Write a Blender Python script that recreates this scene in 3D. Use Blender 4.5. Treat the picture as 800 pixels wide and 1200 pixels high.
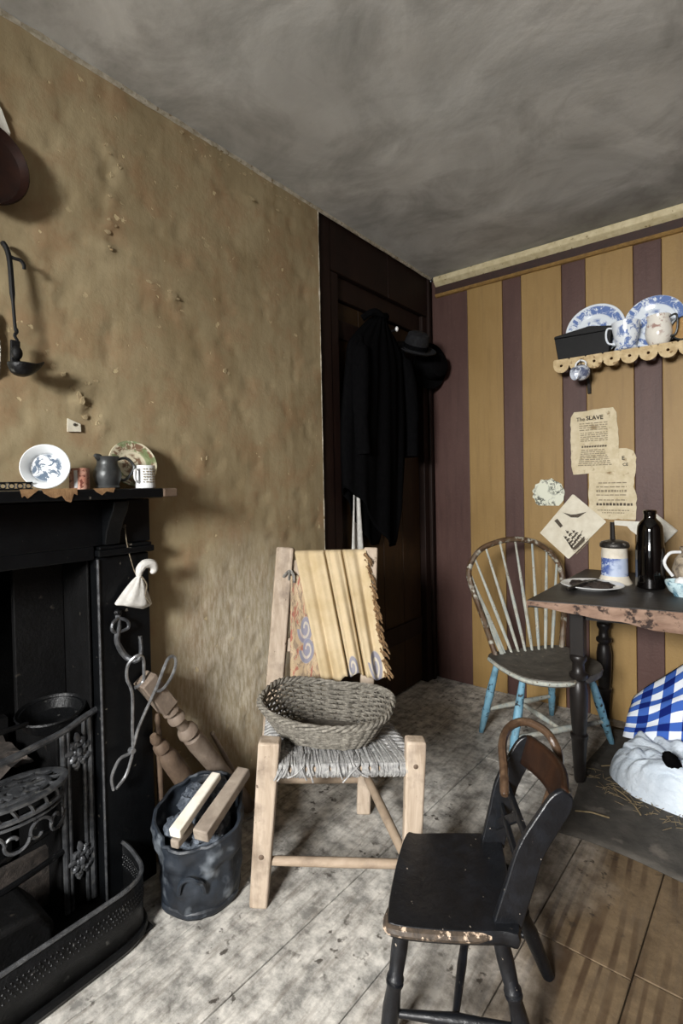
import bpy, bmesh, math, random
from math import sin, cos, pi, radians, sqrt, atan2
from mathutils import Vector, Matrix, noise

for o in list(bpy.data.objects):
    bpy.data.objects.remove(o)
scene = bpy.context.scene
COL = scene.collection
random.seed(7)

# ------------------------------------------------------------------ camera
YAW, PITCH, ROLL = radians(38.4), radians(1.0), radians(1.15)
CAM_POS = Vector((1.49, 0.0, 1.2))
fwd = Vector((-sin(YAW) * cos(PITCH), cos(YAW) * cos(PITCH), -sin(PITCH)))
rt0 = Vector((cos(YAW), sin(YAW), 0))
up0 = rt0.cross(fwd)
rt = rt0 * cos(ROLL) - up0 * sin(ROLL)
upv = up0 * cos(ROLL) + rt0 * sin(ROLL)
cam_data = bpy.data.cameras.new('camera')
cam = bpy.data.objects.new('camera', cam_data)
COL.objects.link(cam)
m = Matrix((rt, upv, -fwd)).transposed().to_4x4()
m.translation = CAM_POS
cam.matrix_world = m
cam_data.sensor_fit = 'HORIZONTAL'
cam_data.sensor_width = 36.0
cam_data.lens = 600.0 / 800.0 * 36.0
cam_data.shift_y = -22.0 / 800.0
cam_data.clip_start = 0.02
scene.camera = cam

# ------------------------------------------------------------------ light and exposure
scene.view_settings.view_transform = 'Standard'
scene.view_settings.look = 'None'
scene.view_settings.gamma = 1.0
scene.view_settings.use_curve_mapping = False
scene.view_settings.exposure = 0.5

world = bpy.data.worlds.new('overcast_sky')
scene.world = world
world.use_nodes = True
bgn = world.node_tree.nodes['Background']
bgn.inputs['Color'].default_value = (0.80, 0.90, 1.0, 1)
bgn.inputs['Strength'].default_value = 1.0


def window_light(name, loc, rot, sx, sy, power, color):
    d = bpy.data.lights.new(name, 'AREA')
    d.shape = 'RECTANGLE'
    d.size, d.size_y = sx, sy
    d.energy = power
    d.color = color
    o = bpy.data.objects.new(name, d)
    o.location = loc
    o.rotation_euler = rot
    COL.objects.link(o)
    return o


# daylight from the open sky beyond the window in the wall behind the camera; it enters only by that opening
window_light('window_daylight_offscreen', (1.25, -2.05, 1.95), (radians(66), 0, 0), 0.95, 0.95, 330.0, (1.0, 0.985, 0.96))


# ------------------------------------------------------------------ helpers
def lin(c):
    out = []
    for v in c[:3]:
        v /= 255.0
        out.append(v / 12.92 if v <= 0.04045 else ((v + 0.055) / 1.055) ** 2.4)
    return (out[0], out[1], out[2], 1.0)


class NT:
    """small node tree writer"""
    def __init__(self, name):
        self.mat = bpy.data.materials.new(name)
        self.mat.use_nodes = True
        self.t = self.mat.node_tree
        self.bsdf = self.t.nodes['Principled BSDF']
        self.tc = self.t.nodes.new('ShaderNodeTexCoord')

    def n(self, kind, **kw):
        nd = self.t.nodes.new(kind)
        for k, v in kw.items():
            if k in nd.inputs:
                nd.inputs[k].default_value = v
            else:
                setattr(nd, k, v)
        return nd

    def l(self, a, b):
        self.t.links.new(a, b)

    def coords(self, scale=(1, 1, 1), rot=(0, 0, 0), src='Object', loc=(0, 0, 0)):
        mp = self.n('ShaderNodeMapping')
        mp.inputs['Scale'].default_value = scale
        mp.inputs['Rotation'].default_value = rot
        mp.inputs['Location'].default_value = loc
        self.l(self.tc.outputs[src], mp.inputs['Vector'])
        return mp.outputs['Vector']

    def noise(self, vec, scale, detail=5, rough=0.6, dist=0.0):
        nd = self.n('ShaderNodeTexNoise')
        nd.inputs['Scale'].default_value = scale
        nd.inputs['Detail'].default_value = detail
        nd.inputs['Roughness'].default_value = rough
        nd.inputs['Distortion'].default_value = dist
        self.l(vec, nd.inputs['Vector'])
        return nd.outputs['Fac']

    def ramp(self, fac, a, b, ca=(0, 0, 0, 1), cb=(1, 1, 1, 1)):
        r = self.n('ShaderNodeValToRGB')
        r.color_ramp.elements[0].position = a
        r.color_ramp.elements[1].position = b
        r.color_ramp.elements[0].color = ca
        r.color_ramp.elements[1].color = cb
        self.l(fac, r.inputs['Fac'])
        return r.outputs['Color']

    def mix(self, fac, a, b, mode='MIX'):
        mx = self.n('ShaderNodeMix', data_type='RGBA', blend_type=mode)
        for sock, v in ((mx.inputs[0], fac), (mx.inputs[6], a), (mx.inputs[7], b)):
            if isinstance(v, (int, float)):
                sock.default_value = v
            elif isinstance(v, tuple):
                sock.default_value = v
            else:
                self.l(v, sock)
        return mx.outputs[2]

    def math(self, op, a, b=0.0, c=None, clamp=False):
        md = self.n('ShaderNodeMath', operation=op, use_clamp=clamp)
        for i, v in enumerate((a, b, c)):
            if v is None:
                continue
            if isinstance(v, (int, float)):
                md.inputs[i].default_value = v
            else:
                self.l(v, md.inputs[i])
        return md.outputs[0]

    def sep(self, vec):
        s = self.n('ShaderNodeSeparateXYZ')
        self.l(vec, s.inputs[0])
        return s.outputs[0], s.outputs[1], s.outputs[2]

    def blob(self, vec, centre, rad):
        """soft ellipsoid mask 1 at centre to 0 at rad"""
        mp = self.n('ShaderNodeMapping', vector_type='POINT')
        mp.inputs['Location'].default_value = tuple(-c / r for c, r in zip(centre, rad))
        mp.inputs['Scale'].default_value = tuple(1.0 / r for r in rad)
        self.l(vec, mp.inputs['Vector'])
        ln = self.n('ShaderNodeVectorMath', operation='LENGTH')
        self.l(mp.outputs[0], ln.inputs[0])
        return self.math('SUBTRACT', 1.0, ln.outputs['Value'], clamp=True)

    def finish(self, color, rough=0.7, bump=None, bstr=0.3, bdist=0.01, metal=0.0, spec=0.5):
        if isinstance(color, tuple):
            self.bsdf.inputs['Base Color'].default_value = color
        else:
            self.l(color, self.bsdf.inputs['Base Color'])
        if isinstance(rough, (int, float)):
            self.bsdf.inputs['Roughness'].default_value = rough
        else:
            self.l(rough, self.bsdf.inputs['Roughness'])
        self.bsdf.inputs['Metallic'].default_value = metal
        self.bsdf.inputs['Specular IOR Level'].default_value = spec
        if bump is not None:
            b = self.n('ShaderNodeBump')
            b.inputs['Strength'].default_value = bstr
            b.inputs['Distance'].default_value = bdist
            self.l(bump, b.inputs['Height'])
            self.l(b.outputs['Normal'], self.bsdf.inputs['Normal'])
        return self.mat


def mat(name, c1, c2=None, scale=10, rough=0.7, bump=0.25, metal=0.0, stretch=(1, 1, 1), spots=None, sscale=40,
        sthr=(0.62, 0.68), edges=(0.35, 0.65), spec=0.5, bscale=None, bdist=0.006):
    """two-colour mottled procedural material with optional flecks of a third colour"""
    t = NT(name)
    scale *= 2.5
    sscale *= 1.5
    v = t.coords(stretch)
    f = t.noise(v, scale)
    col = t.mix(t.ramp(f, edges[0], edges[1]), lin(c1), lin(c2 or c1))
    if spots:
        s = t.noise(t.coords((1, 1, 1), loc=(3.1, 1.7, 9.2)), sscale, 3, 0.5)
        col = t.mix(t.ramp(s, sthr[0], sthr[1]), col, lin(spots))
    b = t.noise(v, bscale or scale * 4, 4)
    return t.finish(col, rough, b if bump else None, bump, bdist, metal, spec)


class MB:
    """mesh builder in world coordinates"""
    def __init__(self):
        self.v, self.f, self.uv = [], [], {}

    def add(self, verts, faces):
        o = len(self.v)
        self.v += [Vector(p) for p in verts]
        self.f += [tuple(i + o for i in f) for f in faces]
        return self

    def box(self, c, s, rot=None):
        c = Vector(c)
        vs = []
        for x in (-.5, .5):
            for y in (-.5, .5):
                for z in (-.5, .5):
                    p = Vector((x * s[0], y * s[1], z * s[2]))
                    vs.append((rot @ p if rot else p) + c)
        return self.add(vs, [(0, 1, 3, 2), (4, 6, 7, 5), (0, 4, 5, 1), (2, 3, 7, 6), (0, 2, 6, 4), (1, 5, 7, 3)])

    def span(self, a, b):
        return self.box([(p + q) / 2 for p, q in zip(a, b)], [abs(q - p) for p, q in zip(a, b)])

    def bar(self, a, b, w, h, up=(0, 0, 1)):
        """rectangular bar between two points, w across, h along up"""
        a, b = Vector(a), Vector(b)
        d = (b - a).normalized()
        s = d.cross(Vector(up)).normalized()
        u = s.cross(d).normalized()
        if isinstance(w, (int, float)):
            w = (w, w)
        if isinstance(h, (int, float)):
            h = (h, h)
        vs = []
        for p, ww, hh in ((a, w[0], h[0]), (b, w[1], h[1])):
            for i, j in ((-1, -1), (1, -1), (1, 1), (-1, 1)):
                vs.append(p + s * (i * ww / 2) + u * (j * hh / 2))
        return self.add(vs, [(0, 1, 2, 3), (7, 6, 5, 4), (0, 4, 5, 1), (1, 5, 6, 2), (2, 6, 7, 3), (3, 7, 4, 0)])

    def tube(self, pts, r, n=8, closed=False, cap=True, flat=1.0, ref=None):
        pts = [Vector(p) for p in pts]
        k = len(pts)
        rs = r if isinstance(r, (list, tuple)) else [r] * k
        tang = []
        for i in range(k):
            a = pts[(i - 1) % k] if (closed or i > 0) else pts[i]
            b = pts[(i + 1) % k] if (closed or i < k - 1) else pts[i]
            tang.append((b - a).normalized())
        t0 = tang[0]
        nv = Vector(ref) if ref else (Vector((0, 0, 1)) if abs(t0.z) < .9 else Vector((1, 0, 0)))
        nv = (nv - t0 * nv.dot(t0)).normalized()
        vs = []
        for i in range(k):
            t = tang[i]
            nv = (nv - t * nv.dot(t))
            if nv.length < 1e-6:
                nv = t.orthogonal()
            nv.normalize()
            bv = t.cross(nv)
            for j in range(n):
                a = 2 * pi * j / n
                vs.append(pts[i] + nv * (cos(a) * rs[i]) + bv * (sin(a) * rs[i] * flat))
        fs = []
        for i in range(k if closed else k - 1):
            i2 = (i + 1) % k
            for j in range(n):
                j2 = (j + 1) % n
                fs.append((i * n + j, i * n + j2, i2 * n + j2, i2 * n + j))
        if cap and not closed:
            fs.append(tuple(range(n - 1, -1, -1)))
            fs.append(tuple((k - 1) * n + j for j in range(n)))
        return self.add(vs, fs)

    def lathe(self, prof, n=24, origin=(0, 0, 0), axis=(0, 0, 1), ref=None):
        """profile of (radius, height) spun about axis from origin; ends closed where radius is 0"""
        ax = Vector(axis).normalized()
        r0 = Vector(ref) if ref else ax.orthogonal()
        r0 = (r0 - ax * r0.dot(ax)).normalized()
        r1 = ax.cross(r0)
        o = Vector(origin)
        vs, fs = [], []
        for (r, h) in prof:
            for j in range(n):
                a = 2 * pi * j / n
                vs.append(o + ax * h + r0 * (cos(a) * max(r, 1e-5)) + r1 * (sin(a) * max(r, 1e-5)))
        for i in range(len(prof) - 1):
            for j in range(n):
                j2 = (j + 1) % n
                fs.append((i * n + j, i * n + j2, (i + 1) * n + j2, (i + 1) * n + j))
        return self.add(vs, fs)

    def turned(self, a, b, prof, n=14):
        """turned spindle from a to b; prof is (fraction, radius)"""
        a, b = Vector(a), Vector(b)
        L = (b - a).length
        p = [(0, 0)] + [(r, t * L) for t, r in prof] + [(0, L)]
        return self.lathe(p, n, a, b - a)

    def prism(self, poly, depth, o=(0, 0, 0), ux=(1, 0, 0), uy=(0, 1, 0)):
        """flat polygon in the frame (ux, uy) at o, extruded by depth along ux x uy"""
        o, ux, uy = Vector(o), Vector(ux).normalized(), Vector(uy).normalized()
        w = ux.cross(uy) * depth
        k = len(poly)
        vs = [o + ux * x + uy * y for x, y in poly] + [o + ux * x + uy * y + w for x, y in poly]
        fs = [tuple(range(k - 1, -1, -1)), tuple(range(k, 2 * k))]
        fs += [(i, (i + 1) % k, k + (i + 1) % k, k + i) for i in range(k)]
        return self.add(vs, fs)

    def grid(self, fn, nu, nv, close_u=False):
        base = len(self.v)
        vs, fs = [], []
        for j in range(nv + 1):
            for i in range(nu if close_u else nu + 1):
                vs.append(fn(i / nu, j / nv))
                self.uv[base + len(vs) - 1] = (i / nu, j / nv)
        w = nu if close_u else nu + 1
        for j in range(nv):
            for i in range(nu):
                i2 = (i + 1) % w
                fs.append((j * w + i, j * w + i2, (j + 1) * w + i2, (j + 1) * w + i))
        return self.add(vs, fs)

    def blob(self, c, s, rot=None, nz=0.0, ns=6.0, nu=20, nv=12, seed=0, ridge=False, ns2=0):
        c = Vector(c)

        def fn(u, v):
            a, b = u * 2 * pi, (v - .5) * pi * .998
            p = Vector((cos(a) * cos(b), sin(a) * cos(b), sin(b)))
            q = p * ns + Vector((seed * 7.3, seed * 3.1, seed))
            k = noise.fractal(q, 1.0, 2.0, 3)
            if ridge:
                k = 0.5 - abs(k) * 2
            p = p * (1 + nz * k)
            p = Vector((p.x * s[0], p.y * s[1], p.z * s[2]))
            return (rot @ p if rot else p) + c
        return self.grid(fn, nu, nv, True)

    def build(self, name, material, parent=None, smooth=40, bevel=0.0, kind=None, label=None, solid=0.0, base=None,
              bseg=2, subsurf=0):
        off = Vector((0, 0, 0))
        if parent is not None:
            off = Vector(parent['_base'])
        elif base is not None:
            off = Vector(base)
        elif self.v:
            xs = [p.x for p in self.v]
            ys = [p.y for p in self.v]
            off = Vector(((min(xs) + max(xs)) / 2, (min(ys) + max(ys)) / 2, min(p.z for p in self.v)))
        me = bpy.data.meshes.new(name)
        me.from_pydata([p - off for p in self.v], [], self.f)
        me.validate()
        if self.uv:
            ul = me.uv_layers.new(name='uv')
            for lp in me.loops:
                ul.data[lp.index].uv = self.uv.get(lp.vertex_index, (0, 0))
        bm = bmesh.new()
        bm.from_mesh(me)
        bmesh.ops.recalc_face_normals(bm, faces=bm.faces)
        bm.to_mesh(me)
        bm.free()
        if smooth:
            me.shade_smooth()
            me.set_sharp_from_angle(angle=radians(smooth))
        me.materials.append(material)
        o = bpy.data.objects.new(name, me)
        COL.objects.link(o)
        o['_base'] = tuple(off)
        if parent is not None:
            o.parent = parent
        else:
            o.location = off
        if solid:
            md = o.modifiers.new('thickness', 'SOLIDIFY')
            md.thickness = solid
            md.offset = 0
        if bevel:
            md = o.modifiers.new('bevel', 'BEVEL')
            md.width = bevel
            md.segments = bseg
            md.limit_method = 'ANGLE'
            md.angle_limit = radians(35)
        if subsurf:
            md = o.modifiers.new('subdivision', 'SUBSURF')
            md.levels = md.render_levels = subsurf
        if kind:
            o['kind'] = kind
        if label:
            o['label'] = label
        return o


def thing(name, label, cat, base, group=None):
    o = bpy.data.objects.new(name, None)
    o.empty_display_size = 0.05
    COL.objects.link(o)
    o.location = base
    o['_base'] = tuple(base)
    tag(o, label, cat, group)
    return o


def tag(o, label, cat, group=None):
    o['label'] = label
    o['category'] = cat
    if group:
        o['group'] = group
    return o


def struct(o):
    o['kind'] = 'structure'
    return o


def arc(c, r, a0, a1, n, ux=(1, 0, 0), uy=(0, 0, 1)):
    c, ux, uy = Vector(c), Vector(ux), Vector(uy)
    return [c + ux * (r * cos(a0 + (a1 - a0) * i / n)) + uy * (r * sin(a0 + (a1 - a0) * i / n)) for i in range(n + 1)]


def smooth_path(pts, sub=6, closed=False):
    """Catmull-Rom through points"""
    pts = [Vector(p) for p in pts]
    k = len(pts)
    out = []
    for i in range(k if closed else k - 1):
        p0 = pts[(i - 1) % k] if closed or i > 0 else pts[i]
        p1, p2 = pts[i], pts[(i + 1) % k]
        p3 = pts[(i + 2) % k] if closed or i < k - 2 else pts[(i + 1) % k]
        for s in range(sub):
            t = s / sub
            out.append(0.5 * ((2 * p1) + (p2 - p0) * t + (2 * p0 - 5 * p1 + 4 * p2 - p3) * t * t +
                              (3 * p1 - p0 - 3 * p2 + p3) * t * t * t))
    if not closed:
        out.append(pts[-1])
    return out


def rz(a):
    return Matrix.Rotation(a, 3, 'Z')


def frame(z, x=None):
    """rotation whose Z column is z"""
    z = Vector(z).normalized()
    x = Vector(x) if x else z.orthogonal()
    x = (x - z * x.dot(z)).normalized()
    return Matrix((x, z.cross(x), z)).transposed()


# ------------------------------------------------------------------ materials
def m_plaster():
    t = NT('ochre_limewash_plaster')
    v = t.coords()
    big = t.noise(v, 2.2, 6, 0.62, 0.6)
    mid = t.noise(t.coords(loc=(4, 2, 1)), 7, 6, 0.65)
    fine = t.noise(v, 60, 4, 0.6)
    col = t.mix(t.ramp(big, 0.33, 0.68), lin((138, 123, 94)), lin((166, 152, 121)))
    col = t.mix(t.math('MULTIPLY', t.ramp(mid, 0.47, 0.66), 0.6), col, lin((148, 118, 88)))
    drip = t.noise(t.coords((1, 5, 0.7), loc=(1, 8, 3)), 4, 5, 0.6)
    col = t.mix(t.math('MULTIPLY', t.ramp(drip, 0.5, 0.7), 0.35), col, lin((122, 102, 70)))
    # scuffed chalky patch beside the ladder chair, with diagonal scratches
    patch = t.blob(v, (0, 1.28, 0.58), (0.5, 0.42, 0.52))
    scr = t.noise(t.coords((1, 9, 2.2), rot=(radians(38), 0, 0)), 9, 5, 0.65)
    pm = t.math('MULTIPLY', t.ramp(patch, 0.1, 0.75), t.ramp(scr, 0.40, 0.62))
    col = t.mix(t.math('MULTIPLY', pm, 0.8), col, lin((226, 220, 206)))
    soft = t.math('MULTIPLY', t.ramp(patch, 0.0, 0.9), 0.5)
    col = t.mix(soft, col, lin((196, 186, 164)))
    # pale chips of old limewash
    chip = t.noise(t.coords(loc=(7, 3, 2)), 26, 3, 0.5)
    cm = t.math('MULTIPLY', t.ramp(chip, 0.67, 0.70), t.ramp(mid, 0.45, 0.6))
    col = t.mix(t.math('MULTIPLY', cm, 0.7), col, lin((206, 190, 150)))
    h = t.math('ADD', t.math('MULTIPLY', mid, 1.0), t.math('MULTIPLY', fine, 0.08))
    h = t.math('ADD', h, t.math('MULTIPLY', cm, -0.35))
    return t.finish(col, 0.92, h, 0.30, 0.016, spec=0.15)


def m_ceiling():
    t = NT('smoke_stained_ceiling_plaster')
    v = t.coords()
    a = t.noise(v, 1.7, 6, 0.6, 0.8)
    b = t.noise(t.coords((1, 1.35, 1), rot=(0, 0, 0.5), loc=(2, 5, 0)), 2.6, 6, 0.65, 0.5)
    col = t.mix(t.ramp(a, 0.3, 0.7), lin((166, 167, 164)), lin((224, 225, 222)))
    col = t.mix(t.math('MULTIPLY', t.ramp(b, 0.47, 0.7), 0.6), col, lin((124, 123, 118)))
    f = t.noise(v, 22, 5, 0.6)
    return t.finish(col, 0.9, t.math('ADD', t.math('MULTIPLY', f, .4), t.math('MULTIPLY', a, 1.5)), 0.22, 0.010, spec=0.15)


def m_floor():
    t = NT('scrubbed_pine_boards')
    oi = t.n('ShaderNodeObjectInfo')
    v = t.coords()
    # every board has its own grain
    av = t.n('ShaderNodeVectorMath', operation='ADD')
    sc = t.n('ShaderNodeVectorMath', operation='SCALE')
    cb = t.n('ShaderNodeCombineXYZ')
    t.l(oi.outputs['Random'], cb.inputs[0])
    t.l(oi.outputs['Random'], cb.inputs[1])
    t.l(cb.outputs[0], sc.inputs[0])
    sc.inputs['Scale'].default_value = 3.0
    t.l(v, av.inputs[0])
    t.l(sc.outputs[0], av.inputs[1])
    g = t.n('ShaderNodeMapping')
    g.inputs['Scale'].default_value = (1, 0.11, 1)
    t.l(av.outputs[0], g.inputs['Vector'])
    wav = t.n('ShaderNodeTexWave', wave_type='BANDS', bands_direction='X')
    wav.inputs['Scale'].default_value = 7
    wav.inputs['Distortion'].default_value = 14
    wav.inputs['Detail'].default_value = 2
    wav.inputs['Detail Scale'].default_value = 0.8
    t.l(g.outputs[0], wav.inputs['Vector'])
    grain = t.noise(g.outputs[0], 60, 5, 0.6)
    mott = t.noise(v, 16, 8, 0.72)
    big = t.noise(t.coords(loc=(3, 3, 3)), 2.0, 4, 0.6)
    gp = t.n('ShaderNodeNewGeometry')
    px, py, pz = t.sep(gp.outputs['Position'])
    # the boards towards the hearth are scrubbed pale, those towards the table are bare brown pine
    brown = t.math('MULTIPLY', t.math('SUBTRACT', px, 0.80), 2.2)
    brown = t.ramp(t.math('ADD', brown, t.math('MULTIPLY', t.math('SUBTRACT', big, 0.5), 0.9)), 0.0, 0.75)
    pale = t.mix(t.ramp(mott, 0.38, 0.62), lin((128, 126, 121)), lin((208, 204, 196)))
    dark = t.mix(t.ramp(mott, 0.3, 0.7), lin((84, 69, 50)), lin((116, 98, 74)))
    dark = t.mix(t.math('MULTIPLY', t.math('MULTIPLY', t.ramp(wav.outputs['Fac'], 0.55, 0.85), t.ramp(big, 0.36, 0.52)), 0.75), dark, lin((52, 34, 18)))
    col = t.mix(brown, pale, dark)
    col = t.mix(t.math('MULTIPLY', t.ramp(grain, 0.50, 0.70), 0.5), col, lin((86, 74, 60)))
    sp = t.noise(t.coords(loc=(1, 6, 2)), 30, 3, 0.55)
    sp2 = t.noise(t.coords(loc=(5, 1, 2)), 4.5, 3, 0.5)
    spm = t.math('MULTIPLY', t.ramp(sp, 0.60, 0.66), t.ramp(sp2, 0.45, 0.6))
    col = t.mix(t.math('MULTIPLY', spm, 0.85), col, lin((48, 40, 32)))
    h = t.math('ADD', t.math('MULTIPLY', grain, 0.5), t.math('MULTIPLY', mott, 0.8))
    return t.finish(col, 0.75, h, 0.35, 0.008, spec=0.35)


def m_wood(name, c1, c2, c3, scale=14, rough=0.65, stretch=(1, 1, 0.12), chips=None, cthr=(0.58, 0.63), cscale=22, bump=0.3, spec=0.4):
    t = NT(name)
    scale *= 3.5
    cscale *= 1.8
    v = t.coords(stretch)
    g = t.noise(v, scale, 6, 0.65, 0.4)
    col = t.mix(t.ramp(g, 0.35, 0.65), lin(c1), lin(c2))
    g2 = t.noise(t.coords(loc=(4, 4, 4)), scale * 0.35, 5, 0.6)
    col = t.mix(t.math('MULTIPLY', t.ramp(g2, 0.5, 0.75), 0.7), col, lin(c3))
    h = g
    if chips:
        c = t.noise(t.coords(loc=(9, 2, 5)), cscale, 4, 0.6)
        cm = t.ramp(c, cthr[0], cthr[1])
        col = t.mix(cm, col, lin(chips))
        h = t.math('SUBTRACT', g, t.math('MULTIPLY', cm, 0.6))
    return t.finish(col, rough, h, bump, 0.006, spec=spec)


def m_painted_board(name, c1, c2, c3, bare):
    t = NT(name)
    v = t.coords()
    a = t.noise(t.coords((1, 1, 0.35)), 5, 6, 0.65)
    col = t.mix(t.ramp(a, 0.32, 0.68), lin(c1), lin(c2))
    s = t.noise(t.coords((6, 1, 0.4), loc=(2, 2, 2)), 6, 5, 0.6)
    col = t.mix(t.math('MULTIPLY', t.ramp(s, 0.5, 0.75), 0.5), col, lin(c3))
    f = t.noise(v, 70, 3, 0.6)
    col = t.mix(t.math('MULTIPLY', t.ramp(f, 0.6, 0.8), 0.3), col, lin(bare))
    return t.finish(col, 0.55, t.math('ADD', f, a), 0.25, 0.004, spec=0.4)


def m_china(name, ground, ink, scale=26, thr=(0.5, 0.56), rough=0.18, stretch=(1, 1, 1), amount=0.9):
    """glazed white ware with an all-over transfer print"""
    t = NT(name)
    v = t.coords(stretch)
    a = t.noise(v, scale, 4, 0.7, 1.2)
    b = t.noise(t.coords(loc=(4, 4, 4)), scale * 0.35, 2, 0.5)
    msk = t.math('MULTIPLY', t.ramp(a, thr[0], thr[1]), t.ramp(b, 0.4, 0.5))
    col = t.mix(t.math('MULTIPLY', msk, amount), lin(ground), lin(ink))
    return t.finish(col, rough, None)


def m_plate(name, ground, ink, ring, rad, extra=None):
    """printed plate: rings and a picture in the well, in the plate's own frame (axis Z)"""
    t = NT(name)
    v = t.coords()
    x, y, z = t.sep(v)
    r = t.math('DIVIDE', t.math('SQRT', t.math('ADD', t.math('MULTIPLY', x, x), t.math('MULTIPLY', y, y))), rad)
    a = t.noise(v, 3.2 / rad, 4, 0.7, 1.0)
    col = lin(ground)
    band = t.math('MULTIPLY', t.ramp(r, 0.62, 0.66), t.math('SUBTRACT', 1.0, t.ramp(r, 0.90, 0.94)))
    well = t.math('SUBTRACT', 1.0, t.ramp(r, 0.40, 0.50))
    msk = t.math('MULTIPLY', t.math('MAXIMUM', t.math('MULTIPLY', band, ring), well), t.ramp(a, 0.46, 0.53))
    col = t.mix(t.math('MULTIPLY', msk, 0.9), col, lin(ink))
    if extra:
        e = t.noise(t.coords(loc=(6, 1, 1)), 2.4 / rad, 3, 0.6)
        col = t.mix(t.math('MULTIPLY', t.math('MULTIPLY', t.ramp(e, 0.5, 0.56), t.ramp(r, 0.55, 0.6)), 0.85), col, lin(extra))
    return t.finish(col, 0.15, None)


def m_gingham():
    t = NT('blue_gingham_cotton')
    u, v, _ = t.sep(t.tc.outputs['UV'])
    su = t.math('GREATER_THAN', t.math('FRACT', t.math('MULTIPLY', u, 7.5)), 0.5)
    sv = t.math('GREATER_THAN', t.math('FRACT', t.math('MULTIPLY', v, 4.5)), 0.5)
    s = t.math('MULTIPLY', t.math('ADD', su, sv), 0.5)
    r = t.n('ShaderNodeValToRGB')
    r.color_ramp.interpolation = 'CONSTANT'
    e = r.color_ramp.elements
    e[0].position, e[0].color = 0.0, lin((226, 232, 240))
    e[1].position, e[1].color = 0.4, lin((62, 98, 178))
    x = e.new(0.8)
    x.color = lin((18, 34, 104))
    t.l(s, r.inputs['Fac'])
    f = t.noise(t.coords(), 300, 2)
    return t.finish(r.outputs['Color'], 0.9, f, 0.2, 0.002, spec=0.1)


def m_shawl(name, rings, base1, base2, busy):
    """old yellow cloth with a printed border of blue scrolls near its hem (uv frame)"""
    t = NT(name)
    uvv = t.tc.outputs['UV']
    u, v, _ = t.sep(uvv)
    a = t.noise(t.coords(), 9, 5, 0.6)
    col = t.mix(t.ramp(a, 0.35, 0.7), lin(base1), lin(base2))
    if busy:
        n1 = t.noise(uvv, 9, 4, 0.7, 1.5)
        col = t.mix(t.math('MULTIPLY', t.ramp(n1, 0.50, 0.55), 0.75), col, lin((128, 112, 98)))
        n2 = t.noise(t.coords(src='UV', loc=(3, 3, 0)), 7, 3, 0.6, 1.0)
        col = t.mix(t.math('MULTIPLY', t.ramp(n2, 0.56, 0.61), 0.7), col, lin((156, 78, 70)))
    for (cu, cv, rr, asp) in rings:
        du = t.math('MULTIPLY', t.math('SUBTRACT', u, cu), asp)
        dv = t.math('SUBTRACT', v, cv)
        ang = t.math('ARCTAN2', dv, du)
        d = t.math('SQRT', t.math('ADD', t.math('MULTIPLY', du, du), t.math('MULTIPLY', dv, dv)))
        d = t.math('ADD', d, t.math('MULTIPLY', ang, 0.10 * rr))
        d = t.math('DIVIDE', d, rr * 2)
        ring = t.math('MULTIPLY', t.ramp(d, 0.31, 0.34), t.math('SUBTRACT', 1.0, t.ramp(d, 0.49, 0.53)))
        core = t.math('SUBTRACT', 1.0, t.ramp(d, 0.19, 0.23))
        col = t.mix(t.math('MULTIPLY', t.math('SUBTRACT', 1.0, t.ramp(d, 0.50, 0.54)), 0.6), col, lin((186, 184, 178)))
        col = t.mix(t.math('MULTIPLY', t.math('MAXIMUM', ring, core), 0.6), col, lin((84, 92, 130)))
    f = t.noise(t.coords(), 160, 3)
    return t.finish(col, 0.95, f, 0.3, 0.003, spec=0.1)


M = {}
M['plaster'] = m_plaster()
M['ceiling'] = m_ceiling()
M['floor'] = m_floor()
M['white_edge'] = mat('chalky_white_paint', (196, 190, 174), (150, 142, 122), 18, 0.85, 0.4, spots=(120, 104, 76), sscale=30)
M['yellow'] = m_painted_board('mustard_painted_board', (136, 108, 62), (150, 122, 75), (116, 91, 54), (166, 140, 98))
M['brown'] = m_painted_board('maroon_brown_painted_board', (70, 46, 41), (84, 60, 54), (56, 37, 33), (108, 88, 82))
M['cream'] = mat('aged_cream_paint', (206, 194, 158), (184, 170, 132), 12, 0.6, 0.2, spots=(130, 112, 76), sscale=34, sthr=(0.66, 0.7))
M['cornice_brown'] = mat('dark_brown_paint', (52, 28, 20), (38, 20, 16), 10, 0.6, 0.15)
M['bead'] = mat('ochre_bead_paint', (150, 118, 66), (120, 92, 52), 14, 0.6, 0.2)
M['door_dark'] = m_wood('dark_oak_brown_paint', (27, 15, 11), (33, 19, 14), (18, 10, 8), 8, 0.6, (1, 1, .15), bump=0.15, spec=0.2)
M['door_plank'] = m_wood('grained_brown_door_paint', (40, 27, 12), (52, 34, 15), (27, 17, 8), 10, 0.55, (3, 3, .1), bump=0.15, spec=0.25)
M['coat'] = mat('black_wool', (10, 10, 11), (14, 14, 15), 30, 1.0, 0.3, spec=0.0)
M['felt'] = mat('charcoal_felt', (34, 35, 37), (22, 22, 24), 20, 0.9, 0.2, spec=0.2)
M['felt_black'] = mat('black_felt', (10, 10, 11), (14, 14, 15), 20, 0.95, 0.2, spec=0.02)
M['white_cloth'] = mat('white_linen', (222, 220, 214), (196, 194, 188), 14, 0.9, 0.2, bscale=120)
M['iron'] = mat('black_leaded_iron', (12, 13, 14), (22, 23, 25), 14, 0.4, 0.3, metal=0.35, spots=(84, 84, 82), sscale=26, sthr=(0.66, 0.74))
M['iron_dull'] = mat('sooty_iron', (8, 8, 8), (15, 15, 16), 10, 0.6, 0.35, metal=0.1, spec=0.3, spots=(60, 56, 50), sscale=22, sthr=(0.68, 0.76))
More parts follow.
